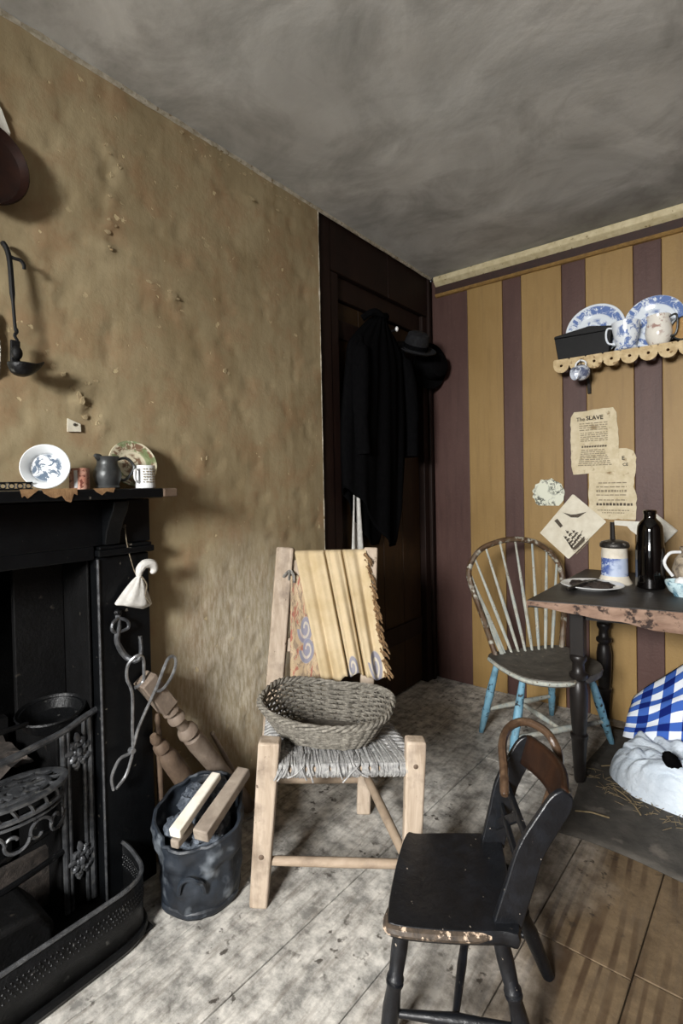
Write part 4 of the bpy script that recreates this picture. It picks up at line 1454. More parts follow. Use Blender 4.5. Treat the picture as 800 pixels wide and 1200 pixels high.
MB().grid(coat_fn, 84, 44, True).build('coat_body', M['coat'], ct, solid=.006, smooth=80)
for s, y0, y1 in ((-1, 1.99, 1.945), (1, 2.36, 2.41)):
    MB().tube(smooth_path([(.03, y0, 1.90), (.055, y0 + s * .03, 1.75), (.06, y1, 1.55), (.065, y1 - s * .01, 1.34)], 6), [.03] * 3 + [.055] * 10 + [.048] * 6, 12, flat=.7).build('sleeve', M['coat'], ct, smooth=80)
MB().tube(smooth_path([(-.02, 2.10, 2.03), (.03, 2.13, 2.06), (.045, 2.185, 2.045), (.03, 2.24, 2.06), (-.02, 2.27, 2.03)], 5), .018, 8).build('collar', M['coat'], ct)
pgk = thing('coat_peg', 'small white knobbed coat peg on the dark door', 'peg', (-.03, 2.25, 1.96))
MB().tube([(-.045, 2.245, 1.955), (.01, 2.245, 1.975), (.085, 2.245, 1.985)], .006, 7).build('stem', M['iron_dull'], pgk)
MB().blob((.092, 2.245, 1.987), (.009, .009, .013), None, 0, 1, 12, 8).build('knob', M['china_plain'], pgk)


def hat(name, label, loc, axis, R, hc, mt):
    root = thing(name, label, 'hat', loc)
    ax = Vector(axis).normalized()
    MB().lathe([(R * .52, .0), (R * .8, -.002), (R, .010), (R * 1.02, .014), (R, .017), (R * .78, .005), (R * .56, .006)], 36, loc, ax).build('brim', mt, root)
    MB().lathe([(R * .56, .0), (R * .58, .01), (R * .57, hc * .6), (R * .50, hc * .9), (R * .34, hc), (0, hc * 1.0)], 36, loc, ax).build('crown', mt, root)
    MB().lathe([(R * .575, .012), (R * .595, .014), (R * .595, .034), (R * .57, .036)], 36, loc, ax).build('hat_band', M['coat'], root)
    return root


hat('felt_hat', 'charcoal felt hat hanging on the dark door beside the coat', Vector((.065, 2.47, 1.925)), (.45, -.25, .85), .115, .10, M['felt'])
hat('black_hat', 'round black hat hanging at the corner post beside the striped wall', Vector((.03, 2.69, 1.880)), (.92, -.30, -.10), .128, .10, M['felt_black'])
o = MB().grid(lambda u, v: Vector((-.028 + .010 * sin(u * 8 + v) + .006 * v, 1.972 + .095 * u * (.55 + .6 * (1 - v)) + .02 * v, .72 + .44 * v)), 16, 20).build('white_cloth', M['white_cloth'], solid=.003, smooth=80)
tag(o, 'narrow white cloth hanging below the black coat on the door', 'cloth')

# ------------------------------------------------------------------ scalloped shelf on the striped wall
WY = D - .0165
sf = thing('plate_shelf', 'wall shelf with scalloped cream edging on the striped wall', 'shelf', (1.22, 2.75, 1.74))
SX0, SX1, SY = .735, 1.78, 2.672
MB().span((SX0, SY + .008, 1.778), (SX1, WY, 1.794)).build('shelf_board', M['shelf_wood'], sf, smooth=0, bevel=.002)
LOB = .0745
nl = int((SX1 - SX0) / LOB)


def scallop(cx):
    """one lobe of the edging, drilled right through"""
    zc, hr, nn_ = 1.763, .0065, 32
    vs, fs = [], []
    for i in range(nn_):
        a = 2 * pi * i / nn_
        dx, dz = cos(a), sin(a)
        if dz >= -1e-6:
            t_ = min((1.795 - zc) / max(dz, 1e-6), LOB * .4999 / max(abs(dx), 1e-6))
        else:
            t_ = 1.0 / sqrt((dx / (LOB * .48)) ** 2 + (dz / .034) ** 2)
        for rad_ in (hr, t_):
            for y in (SY, SY + .007):
                vs.append(Vector((cx + dx * rad_, y, zc + dz * rad_)))
    for i in range(nn_):
        p, q = 4 * i, 4 * ((i + 1) % nn_)
        fs += [(p, p + 2, q + 2, q), (p + 1, q + 1, q + 3, p + 3), (p, q, q + 1, p + 1), (p + 2, p + 3, q + 3, q + 2)]
    return MB().add(vs, fs)


for i in range(nl):
    scallop(SX0 + LOB * (i + .5)).build('scallop', M['shelf_edge'], sf, smooth=0)
for x in (.862, 1.62):
    MB().prism([(2.69, 1.777), (WY, 1.777), (WY, 1.63), (2.80, 1.63), (2.78, 1.70), (2.72, 1.745)], .016, (x, 0, 0), (0, 1, 0), (0, 0, 1)).build('bracket', M['table_leg'], sf, smooth=0, bevel=.002)
TOP = 1.7945

bxr = thing('black_box', 'black wooden box with a sloping lid standing on the scalloped shelf', 'box', (.86, 2.735, TOP))
rot = rz(radians(3))


def bxp(x, y, z):
    return Vector((.868, 2.706, TOP)) + rot @ Vector((x, y, z))


MB().add([bxp(x * (.112 + (.016 if z else 0)), y * .028, z) for z in (0, .105) for x, y in ((-1, -1), (1, -1), (1, 1), (-1, 1))],
         [(0, 1, 2, 3), (7, 6, 5, 4), (0, 4, 5, 1), (1, 5, 6, 2), (2, 6, 7, 3), (3, 7, 4, 0)]).build('body', M['black_box'], bxr, smooth=0, bevel=.003)
MB().add([bxp(x, y, z) for x, y, z in ((-.130, -.030, .106), (.130, -.030, .106), (.130, .030, .106), (-.130, .030, .106),
                                       (-.127, -.03, .116), (.03, -.03, .140), (.127, -.03, .124), (.127, .03, .124), (.03, .03, .140), (-.127, .03, .116))],
         [(0, 1, 6, 5, 4), (3, 9, 8, 7, 2), (0, 4, 9, 3), (1, 2, 7, 6), (4, 5, 8, 9), (5, 6, 7, 8), (0, 3, 2, 1)]).build('lid', M['black_box'], bxr, smooth=0, bevel=.002)

pm = m_plate('willow_plate_print', (222, 230, 238), (70, 104, 170), 1.0, .135)
for x, R0, lab in ((.905, .135, 'blue and white plate leaning behind the black box on the shelf'),
                   (1.155, .125, 'blue and white plate leaning behind the cup and cream jug on shelf'),
                   (1.415, .125, 'blue and white plate leaning behind the round straw-coloured disc on shelf')):
    f = Vector((0, -.985, .17)).normalized()
    o = place(MB().lathe(plate_profile(R0, .016), 52), 'willow_plate', pm, Vector((x, 2.786, TOP + R0 * .985 + .002)), frame(f, (0, 0, 1)), smooth=50)
    tag(o, lab, 'plate', 'blue plates on the scalloped shelf')


def cup(name, label, P, prof, body_mat, hdir, hz, hr, n=34, hmat=None, cat='cup', handle_r=.0045):
    root = thing(name, label, cat, P)
    MB().lathe(prof, n, P).build('body', body_mat, root, smooth=55)
    h = Vector(hdir).normalized()
    rb = hr[0]
    pts = smooth_path([P + h * (rb * .92) + Vector((0, 0, hz[1])), P + h * (rb + hr[1] * .8) + Vector((0, 0, hz[1] + .004)), P + h * (rb + hr[1]) + Vector((0, 0, (hz[0] + hz[1]) * .52)),
                       P + h * (rb + hr[1] * .7) + Vector((0, 0, hz[0] + .006)), P + h * (rb * .95) + Vector((0, 0, hz[0]))], 6)
    MB().tube(pts, handle_r, 8).build('handle', hmat or body_mat, root)
    return root


cup('blue_cup', 'white cup with blue print and loop handle on the scalloped shelf', Vector((1.052, 2.699, TOP)),
    [(0, 0), (.046, 0), (.050, .004), (.047, .014), (.040, .022), (.048, .050), (.056, .092), (.060, .128), (.058, .129), (.053, .092), (.044, .05), (0, .03)], M['china'], (-1, -.25, 0), (.035, .105), (.048, .034))
cup('sprig_jug', 'cream jug with brown sprigs standing between the blue plates', Vector((1.182, 2.700, TOP)),
    [(0, 0), (.034, 0), (.038, .004), (.050, .030), (.054, .055), (.050, .085), (.044, .110), (.048, .130), (.046, .131), (.041, .11), (.046, .06), (0, .02)], M['sprig_jug'], (1, -.35, 0), (.030, .115), (.048, .030), cat='jug', hmat=M['pewter'])
rd = thing('round_disc', 'round straw-coloured wooden disc with dark rim on the shelf', 'disc', (1.275, 2.70, TOP))
f = Vector((-.15, -.95, .28)).normalized()
P = Vector((1.285, 2.712, TOP + .058))
MB().lathe([(0, 0), (.055, 0), (.055, .010), (0, .010)], 36, P, f).build('face', M['gold_round'], rd)
MB().lathe([(.054, -.002), (.060, -.002), (.061, .006), (.060, .014), (.054, .014)], 36, P, f).build('rim', M['pewter'], rd)

hj = thing('hanging_jug', 'small dark blue printed jug hanging under the scalloped shelf', 'jug', (.848, 2.655, 1.68))
ax = Vector((-.45, -.55, -.12)).normalized()
P = Vector((.868, 2.650, 1.712))
MB().lathe([(0, -.036), (.022, -.034), (.034, -.022), (.039, 0), (.035, .018), (.029, .028), (.031, .038), (.0295, .039), (.026, .028), (.030, .014), (0, -.02)], 30, P, ax).build('body', M['china_dark'], hj, smooth=55)
MB().tube(smooth_path([P + Vector((.022, -.008, .026)), P + Vector((.022, -.004, .046)), P + Vector((.0, -.004, .058)), P + Vector((-.018, -.008, .046)), P + Vector((-.022, -.010, .028))], 5), .0045, 8).build('handle', M['china_plain'], hj)
MB().tube(smooth_path([(.868, 2.664, 1.780), (.868, 2.650, 1.776), (.868, 2.642, 1.766), (.868, 2.648, 1.756), (.868, 2.656, 1.758)], 4), .0025, 6).build('cup_hook', M['brass_nail'], hj)

# ------------------------------------------------------------------ printed papers pinned to the striped wall


def printed(root, rows, y, mt, name='printed_lines', seed=1, skew=None):
    """rows: (x0, x1, z, height, density); small raised type blocks joined into one print"""
    r = random.Random(seed)
    mb = MB()
    for (x0, x1, z, h, wmin, wmax, gap) in rows:
        x = x0
        while x < x1:
            w = min(r.uniform(wmin, wmax), x1 - x)
            if w > .001:
                p = [(x, z), (x + w, z), (x + w, z + h * r.uniform(.8, 1)), (x, z + h * r.uniform(.8, 1))]
                if skew:
                    p = [skew(*q) for q in p]
                mb.prism(p, -.0003, (0, y, 0), (1, 0, 0), (0, 0, 1))
            x += w + gap * r.uniform(.7, 1.4)
    return mb.build(name, mt, root, smooth=0, kind='stuff')


def lettering(root, text, size, loc, mt, bold=0.0):
    cu = bpy.data.curves.new('lettering', 'FONT')
    cu.body = text
    cu.size = size
    cu.extrude = .0002
    cu.offset = bold
    tmp = bpy.data.objects.new('lettering', cu)
    COL.objects.link(tmp)
    dg = bpy.context.evaluated_depsgraph_get()
    me = bpy.data.meshes.new_from_object(tmp.evaluated_get(dg))
    bpy.data.objects.remove(tmp)
    me.name = 'lettering'
    me.materials.clear()
    me.materials.append(mt)
    me.transform(Matrix.Translation(Vector(loc) - Vector(root['_base'])) @ Matrix.Rotation(pi / 2, 4, 'X'))
    o = bpy.data.objects.new('lettering', me)
    COL.objects.link(o)
    o['_base'] = root['_base']
    o.parent = root
    return o


def sheet(poly, y0, mt, root, curl=.004, nx=14, nz=18):
    """paper sheet with ragged outline, thin prism bulging slightly off the wall"""
    return MB().prism(poly, -.0012, (0, y0, 0), (1, 0, 0), (0, 0, 1)).build('sheet', mt, root, smooth=0)


def ragged(pts, amp=.003, step=.012, seed=1):
    r = random.Random(seed)
    out = []
    for (a, b) in zip(pts, pts[1:] + pts[:1]):
        L = math.hypot(b[0] - a[0], b[1] - a[1])
        k = max(1, int(L / step))
        for i in range(k):
            t = i / k
            j = r.uniform(-amp, amp) if i else 0
            nx, nz = -(b[1] - a[1]) / L, (b[0] - a[0]) / L
            out.append((a[0] + (b[0] - a[0]) * t + nx * j, a[1] + (b[1] - a[1]) * t + nz * j))
    return out


p1 = thing('broadside', 'old printed broadside headed The SLAVE pinned to the striped wall', 'paper', (.89, WY, 1.23))
sheet(ragged([(.789, 1.225), (.985, 1.238), (1.000, 1.252), (.998, 1.40), (.990, 1.525), (.975, 1.552), (.93, 1.553), (.86, 1.546), (.795, 1.545), (.780, 1.520), (.776, 1.40), (.779, 1.27)], .0025, .02, 3), WY - .0045, M['paper'], p1)
Y1 = WY - .0060
lettering(p1, 'The', .026, (.806, Y1, 1.497), M['ink_dark'], .0004)
lettering(p1, 'SLAVE', .029, (.852, Y1, 1.499), M['ink_dark'], .0008)
rows = [(.82, .95, 1.480 - .011 * i, .005, .008, .024, .004) for i in range(4)]
rows += [(.825, .95, 1.432 - .010 * i, .005, .006, .02, .004) for i in range(5)]
rows += [(.83, .945, 1.362, .010, .007, .011, .003)]
rows += [(.828 - .002 * i, .935 + .004 * i, 1.345 - .0095 * i, .0052, .008, .026, .003) for i in range(9)]
printed(p1, rows, Y1, M['ink_pale'], seed=4)
printed(p1, [(.83, .945, 1.3605, .008, .006, .010, .004)], Y1 - .0002, M['ink'], 'printed_heading', 9)

p2 = thing('torn_broadside', 'torn printed broadside with a ragged right edge below the SLAVE sheet', 'paper', (.96, WY, 1.0))
sheet(ragged([(.860, 1.002), (1.068, 1.000), (1.072, 1.12), (1.058, 1.16), (1.062, 1.20), (1.070, 1.24), (1.073, 1.30), (1.060, 1.335), (1.03, 1.348), (.98, 1.345), (.90, 1.33), (.862, 1.30), (.860, 1.10)], .003, .018, 8), WY - .0015, M['paper'], p2)
Y2 = WY - .0030
lettering(p2, 'E', .026, (1.010, Y2, 1.292), M['ink_dark'], .0006)
lettering(p2, 'CE', .020, (1.014, Y2, 1.262), M['ink_dark'], .0004)
printed(p2, [(.905, 1.03, 1.178, .006, .01, .03, .004), (.895, 1.03, 1.158, .006, .01, .03, .004), (.895, 1.03, 1.135, .012, .006, .014, .003),
             (.895, 1.03, 1.118, .005, .01, .03, .003), (.905, 1.03, 1.093, .006, .01, .03, .004), (.90, 1.04, 1.042, .006, .004, .012, .003), (.92, 1.02, 1.030, .005, .004, .012, .003)], Y2, M['ink_pale'], seed=7)
printed(p2, [(.895, 1.055, 1.068, .014, .009, .013, .0035)], Y2, M['ink'], 'printed_heading', 3)

p3 = thing('engraving', 'small cream engraving of a bird and ship pinned askew beside the broadsides', 'paper', (.775, WY, .79))
Y3 = WY - .0075
sheet([(.617, .918), (.757, .790), (.765, .792), (.938, .985), (.936, .992), (.79, 1.123), (.782, 1.123)], Y3 + .0012, M['paper_pale'], p3)
ang = radians(48)


def rotq(cx, cz):
    def f_(x, z):
        return (cx + x * cos(ang) - z * sin(ang), cz + x * sin(ang) + z * cos(ang))
    return f_


g0 = rotq(.775, .905)
printed(p3, [(-.05, .05, -.078 + .007 * i, .003, .010, .034, .006) for i in range(4)], Y3 - .0002, M['ink_pale'], 'engraved_sea', seed=2, skew=g0)
mb = MB()
shapes = [[(-.046, -.048), (-.036, -.060), (.030, -.060), (.046, -.044), (.040, -.042), (-.040, -.044)],
          [(-.024, -.042), (-.021, -.042), (-.021, .030), (-.024, .030)], [(.004, -.042), (.007, -.042), (.007, .042), (.004, .042)],
          [(.028, -.042), (.031, -.042), (.030, .022), (.028, .022)]]
for mx, hs_ in ((-.022, (.022, .006, -.012, -.028)), (.006, (.034, .016, -.004, -.024)), (.029, (.014, -.002, -.020))):
    for q_, zz in enumerate(hs_):
        w = .006 + .003 * q_
        shapes.append([(mx - w, zz), (mx + w, zz - .001), (mx + w * 1.25, zz - .011), (mx, zz - .008), (mx - w * 1.2, zz - .012)])
shapes += [[(.030, -.03), (.062, -.018), (.062, -.016), (.030, -.026)], [(-.046, -.044), (-.034, -.044), (-.024, .022)]]
for sp_ in shapes:
    mb.prism([g0(*q_) for q_ in sp_], -.0003, (0, Y3 - .0004, 0), (1, 0, 0), (0, 0, 1))
mb.build('engraved_ship', M['ink'], p3, smooth=0, kind='stuff')
MB().prism([(.735, 1.030), (.775, 1.005), (.81, 1.005), (.85, 1.035), (.80, 1.022), (.775, 1.020)], -.0004, (0, Y3 - .0002, 0), (1, 0, 0), (0, 0, 1)).build('engraved_bird', M['ink'], p3, smooth=0)
MB().prism([(.692, .985), (.708, .997), (.735, .960), (.722, .950)], -.0004, (0, Y3 - .0002, 0), (1, 0, 0), (0, 0, 1)).build('engraved_block', M['ink'], p3, smooth=0)

o = MB().prism([(.662 + .082 * cos(2 * pi * i / 28) * (1 + .06 * sin(i * 3)), 1.128 + .078 * sin(2 * pi * i / 28) * (1 + .08 * sin(i * 2.3)) if sin(2 * pi * i / 28) > -.75 else 1.065) for i in range(28)],
               -.004, (0, WY - .001, 0), (1, 0, 0), (0, 0, 1)).build('scrap_collage', M['collage'], smooth=0)
tag(o, 'small rounded black and white scrap picture beside the broadsides on striped wall', 'picture')
nl_ = Vector((.98, WY - .001, .988))
o = MB().prism([(.975, .995), (1.10, .992), (1.098, .86), (1.088, .86), (1.074, .925), (1.045, .948), (1.030, .968), (.975, .972)], -.0025, (0, WY - .001, 0), (1, 0, 0), (0, 0, 1)).build('white_card', M['paper_white'], smooth=0)
tag(o, 'white torn card on the striped wall behind the bottle neck', 'paper')
mb = MB()


def pam(u, v):
    a, b, c_, d_ = Vector((1.105, 0, 1.02)), Vector((1.145, 0, 1.038)), Vector((1.235, 0, .953)), Vector((1.165, 0, .872))
    lo = Vector((1.085, 0, .86)).lerp(Vector((1.168, 0, .870)), u)
    hi = Vector((1.143, 0, 1.040)).lerp(Vector((1.238, 0, .955)), u)
    p = lo.lerp(hi, v)
    p.y = WY - .004 - .022 * (1 - (2 * v - 1) ** 2) * (.4 + .6 * u)
    return p


mb.grid(pam, 12, 12)
o = mb.build('curled_pamphlet', M['paper_white'], solid=.002, smooth=80)
tag(o, 'white curled pamphlet pinned to the wall behind the dark bottle', 'paper')

# ------------------------------------------------------------------ table
TZ = .75
tb = thing('side_table', 'dark old table with worn front edge and turned legs by the striped wall', 'table', (1.4, 2.4, 0))
A, B, C_, D_ = (.836, 1.940), (2.15, 2.228), (2.15, 2.775), (.850, 2.775)
top = MB().prism([A, B, C_, D_], .028, (0, 0, TZ - .028))
top.build('table_top', M['table_top'], tb, smooth=0, bevel=.004)
# worn bare front edge, deepening to the right
ex = Vector((B[0] - A[0], B[1] - A[1], 0)).normalized()
ey = Vector((-ex.y, ex.x, 0))
a0 = Vector((A[0], A[1], 0)) - ey * .0035
mb = MB()
NE = 60
vs = []
for i in range(NE + 1):
    s = 1.345 * i / NE
    dz = .020 + .062 * min(1, max(0, (s - .02) / .50)) + .007 * noise.noise(Vector((s * 11, 1, 2)))
    w = .012 + .004 * noise.noise(Vector((s * 15, 5, 2)))
    p = a0 + ex * s
    q = p - ey * (w - .010)
    vs += [q + Vector((0, 0, TZ - .003)), q + Vector((0, 0, TZ - dz)), p + ey * .016 + Vector((0, 0, TZ - dz)), p + ey * .002 + Vector((0, 0, TZ - .003))]
fs = []
for i in range(NE):
    for j in range(4):
        j2 = (j + 1) % 4
        fs.append((4 * i + j, 4 * i + j2, 4 * i + 4 + j2, 4 * i + 4 + j))
fs += [(0, 1, 2, 3), (4 * NE + 3, 4 * NE + 2, 4 * NE + 1, 4 * NE)]
mb.add(vs, fs)
mb.build('front_rail', M['table_edge'], tb, smooth=35, label='worn bare front edge of the table')
mb = MB()
mb.prism([(.835, 1.936), (.840, 1.936), (.852, 2.74), (.847, 2.74)], .028, (0, 0, TZ - .030))
mb.build('end_edge', M['table_edge'], tb, smooth=0)


def table_leg(x, y):
    l = MB()
    l.box((x, y, .615), (.052, .052, .21))
    l.build('leg_block', M['table_leg'], tb, smooth=0, bevel=.003)
    l = MB().lathe([(0, 0), (.016, 0), (.020, .01), (.027, .13), (.030, .175), (.033, .180), (.033, .192), (.025, .198), (.028, .22), (.033, .30), (.034, .36), (.028, .40), (.022, .408),
                    (.034, .420), (.035, .434), (.024, .444), (.022, .475), (.031, .49), (.032, .505), (.026, .512), (0, .512)], 22, (x, y, 0))
    l.build('leg', M['table_leg'], tb, smooth=50)


for x, y in ((.963, 2.150), (.945, 2.700), (2.04, 2.33), (2.04, 2.70)):
    table_leg(x, y)
MB().bar((.963, 2.178, .675), (.945, 2.672, .675), .022, .09).build('apron', M['table_leg'], tb, smooth=0)
MB().bar((.99, 2.700, .675), (2.01, 2.700, .675), .022, .09).build('apron', M['table_leg'], tb, smooth=0)
MB().bar((.99, 2.160, .685), (2.01, 2.325, .685), .022, .07).build('apron', M['table_leg'], tb, smooth=0)

# ------------------------------------------------------------------ things on the table
pl = thing('white_plate', 'white plate holding dark food and a knife on the table', 'plate', (.985, 2.285, TZ))
P = Vector((.985, 2.290, TZ + .0005))
MB().lathe([(0, 0), (.070, 0), (.074, .003), (.098, .011), (.118, .016), (.120, .018), (.117, .020), (.096, .016), (.072, .008), (0, .007)], 44, P).build('dish', M['china_plain'], pl)
for (x, y, s, sd) in ((-.045, -.012, (.040, .030, .016), 1), (.032, -.006, (.052, .036, .018), 2), (-.008, .03, (.04, .026, .014), 3)):
    MB().blob(P + Vector((x, y, .014)), s, None, .3, 3, 18, 10, sd).build('food', M['food'], pl)
kn = thing('table_knife', 'dark handled knife resting across the white plate', 'knife', (.96, 2.20, TZ))
MB().bar(P + Vector((-.015, -.045, .030)), P + Vector((-.058, -.150, .014)), .014, .010).build('handle', M['table_leg'], kn, bevel=.003)
MB().bar(P + Vector((.022, .042, .034)), P + Vector((-.015, -.045, .031)), (.004, .014), (.002, .003)).build('blade', M['pewter'], kn)

tk = thing('tankard', 'cream tankard with blue printed view and dark metal lid on table', 'tankard', (1.036, 2.44, TZ))
P = Vector((1.040, 2.452, TZ))
MB().lathe([(0, 0), (.066, 0), (.068, .005), (.062, .016), (.055, .030), (.053, .036)], 36, P).build('foot', M['mug_white'], tk)
MB().lathe([(.053, .036), (.0525, .045), (.0515, .085), (.051, .112)], 36, P).build('printed_band', M['mug_blue'], tk)
MB().lathe([(.051, .112), (.050, .150), (.052, .158), (.049, .158), (.047, .04), (0, .03)], 36, P).build('body', M['mug_white'], tk)
MB().lathe([(.056, .156), (.058, .160), (.057, .172), (.050, .180), (.030, .186), (.010, .188), (0, .189)], 36, P).build('lid', M['mug_lid'], tk)
h = Vector((-.75, .55, 0)).normalized()
MB().tube(smooth_path([P + h * .050 + Vector((0, 0, .145)), P + h * .066 + Vector((0, 0, .138)), P + h * .070 + Vector((0, 0, .105)), P + h * .060 + Vector((0, 0, .080)), P + h * .050 + Vector((0, 0, .075))], 6), .005, 8).build('handle', M['mug_white'], tk)
MB().tube([P + Vector((-.01, .02, .185)), P + Vector((-.012, .022, .262))], [.011, .009], 8).build('spoon_handle', M['table_leg'], tk, label='dark upright handle behind the tankard lid')

o = MB().lathe([(0, .004), (.030, .0), (.046, .002), (.054, .008), (.054, .155), (.051, .172), (.049, .182), (.047, .235), (.045, .255), (.036, .272), (.026, .282), (.0225, .288), (.0225, .303), (.0245, .306), (.0245, .318), (.020, .321), (0, .321)], 40, (1.178, 2.412, TZ)).build('dark_bottle', M['bottle'], smooth=50)
tag(o, 'tall dark glass bottle standing on the table', 'bottle')

sh2 = thing('mottled_jug', 'brown and white mottled jug standing on the table beside the bottle', 'jug', (1.315, 2.45, TZ))
P = Vector((1.322, 2.445, TZ))
MB().lathe([(0, 0), (.04, 0), (.046, .006), (.070, .05), (.074, .085), (.062, .125), (.044, .150), (.048, .172), (.045, .173), (.040, .15), (.06, .12), (.066, .08), (0, .02)], 32, P).build('body', M['shell'], sh2)
MB().tube(smooth_path([P + Vector((-.04, -.03, .155)), P + Vector((-.075, -.05, .15)), P + Vector((-.092, -.06, .11)), P + Vector((-.066, -.045, .06))], 6), .006, 8).build('handle', M['china_plain'], sh2)
bw = thing('aqua_bowl', 'small aqua blue patterned bowl at the edge of the table', 'bowl', (1.292, 2.305, TZ))
P = Vector((1.295, 2.315, TZ))
MB().lathe([(0, 0), (.028, 0), (.030, .006), (.045, .020), (.056, .045), (.058, .056), (.056, .057), (.052, .045), (.042, .024), (0, .012)], 32, P).build('body', M['aqua_glass'], bw)
o = MB().blob((1.292, 2.318, TZ + .052), (.022, .020, .020), None, .15, 2, 16, 10).build('white_egg', M['china_plain'])
tag(o, 'pale egg-shaped piece lying in the aqua bowl', 'egg')

# ------------------------------------------------------------------ Windsor chair
wc = thing('windsor_chair', 'hoop-back Windsor chair with flaking blue legs beside the table', 'chair', (.78, 2.30, 0))
WZ = .415
outl = smooth_path([(.562, 2.235, 0), (.610, 2.160, 0), (.700, 2.085, 0), (.800, 2.035, 0), (.900, 2.060, 0), (.975, 2.140, 0), (1.020, 2.270, 0), (1.000, 2.375, 0), (.920, 2.450, 0), (.815, 2.530, 0), (.740, 2.500, 0), (.640, 2.370, 0)], 4, True)
cen = Vector((.79, 2.28, 0))
mb = MB()
nn = len(outl)
vs, fs = [], []
for k_, (sc, z) in enumerate(((.90, WZ - .034), (.985, WZ - .026), (1.0, WZ - .012), (.985, WZ), (.90, WZ - .003), (.60, WZ - .012), (.25, WZ - .014))):
    for p in outl:
        vs.append(cen + (p - cen) * sc + Vector((0, 0, z)))
for k_ in range(6):
    for i in range(nn):
        i2 = (i + 1) % nn
        fs.append((k_ * nn + i, k_ * nn + i2, (k_ + 1) * nn + i2, (k_ + 1) * nn + i))
fs.append(tuple(range(nn - 1, -1, -1)))
fs.append(tuple(6 * nn + i for i in range(nn)))
mb.add(vs, fs)
mb.build('seat', M['windsor_seat'], wc, smooth=50)
i1 = min(range(nn), key=lambda i: (outl[i] - Vector((.562, 2.235, 0))).length)
seg = [outl[(i1 + k_) % nn] for k_ in range(1, 20)]
MB().tube([cen + (p - cen) * .992 + Vector((0, 0, WZ - .013)) for p in seg], [.003] + [.0085] * 17 + [.003], 8).build('worn_seat_edge', M['windsor_spindle'], wc, label='pale worn front edge of the seat')
hoop = smooth_path([(.588, 2.245, WZ - .01), (.525, 2.262, .56), (.462, 2.280, .70), (.440, 2.300, .78), (.468, 2.350, .862), (.530, 2.410, .902), (.600, 2.475, .915), (.680, 2.545, .895), (.742, 2.600, .830), (.775, 2.622, .745), (.795, 2.590, .60), (.800, 2.520, WZ - .01)], 6)
MB().tube(hoop, .0135, 9).build('hoop', M['windsor_hoop'], wc)
LB, RB = Vector((.600, 2.258, WZ - .008)), Vector((.790, 2.505, WZ - .008))


def hoop_at(t):
    x = t * (len(hoop) - 1)
    i = min(int(x), len(hoop) - 2)
    return hoop[i].lerp(hoop[i + 1], x - i)


for i in range(8):
    s = .10 + .80 * i / 7
    b = LB.lerp(RB, s) + Vector((-.006, .008, 0))
    t = hoop_at(.26 + .50 * i / 7)
    MB().turned(b, t, [(0, .006), (.12, .0075), (.40, .0085), (.75, .006), (1, .005)], 8).build('spindle', M['windsor_spindle'], wc)
b = LB.lerp(RB, .05)
t = hoop_at(.235)
MB().bar(b, t, (.018, .030), (.007, .007), (RB - LB).cross(t - b)).build('splat', M['windsor_spindle'], wc, bevel=.002)
legp = [(0, .011), (.10, .014), (.25, .0165), (.33, .0185), (.36, .015), (.55, .019), (.72, .016), (1, .012)]
legs = [((.484, 2.310, 0), (.600, 2.235, WZ - .028)), ((.712, 2.075, 0), (.752, 2.130, WZ - .028)), ((.700, 2.690, 0), (.770, 2.470, WZ - .028)), ((1.005, 2.545, 0), (.960, 2.330, WZ - .028))]
for a, b in legs:
    MB().turned(a, b, legp, 12).build('leg', M['windsor_leg'], wc)
    a, b = Vector(a), Vector(b)
mid = [Vector(a).lerp(Vector(b), .33) for a, b in legs]
for i, j in ((0, 2), (1, 3)):
    MB().turned(mid[i], mid[j], [(0, .008), (.5, .014), (1, .008)], 10).build('stretcher', M['windsor_spindle'], wc)
MB().turned(mid[0].lerp(mid[2], .5), mid[1].lerp(mid[3], .5), [(0, .008), (.5, .013), (1, .008)], 10).build('stretcher', M['windsor_spindle'], wc)

# ------------------------------------------------------------------ child's black chair
cc = thing('child_chair', "small black painted child's chair with curved back standing before the hearth", 'chair', (1.0, 1.08, 0))
CZ = .285
FA, FB, BA_, BB = Vector((.893, .878, 0)), Vector((.790, 1.140, 0)), Vector((1.118, 1.005, 0)), Vector((.985, 1.265, 0))
outl = smooth_path([FA + Vector((.02, -.004, 0)), FA.lerp(BA_, .5) + Vector((.004, -.012, 0)), BA_ + Vector((-.02, -.012, 0)), BA_ + Vector((.008, .012, 0)), BA_.lerp(BB, .5) + Vector((.006, .004, 0)), BB + Vector((.012, -.014, 0)), BB + Vector((-.008, .006, 0)), FB.lerp(BB, .5) + Vector((0, .008, 0)), FB + Vector((.02, .010, 0)), FB + Vector((-.004, -.012, 0)), FA.lerp(FB, .5) + Vector((-.012, -.004, 0)), FA + Vector((-.008, .012, 0))], 4, True)
cen = (FA + FB + BA_ + BB) / 4
nn = len(outl)
vs, fs = [], []
prof = ((.90, CZ - .034), (.975, CZ - .030), (1.0, CZ - .020), (1.0, CZ - .010), (.975, CZ), (.92, CZ + .001), (.6, CZ - .004), (.2, CZ - .005))
for sc, z in prof:
    for p in outl:
        vs.append(cen + (p - cen) * sc + Vector((0, 0, z)))
for k_ in range(len(prof) - 1):
    for i in range(nn):
        i2 = (i + 1) % nn
        fs.append((k_ * nn + i, k_ * nn + i2, (k_ + 1) * nn + i2, (k_ + 1) * nn + i))
fs.append(tuple(range(nn - 1, -1, -1)))
fs.append(tuple((len(prof) - 1) * nn + i for i in range(nn)))
MB().add(vs, fs).build('seat', M['black_chair'], cc, smooth=50)
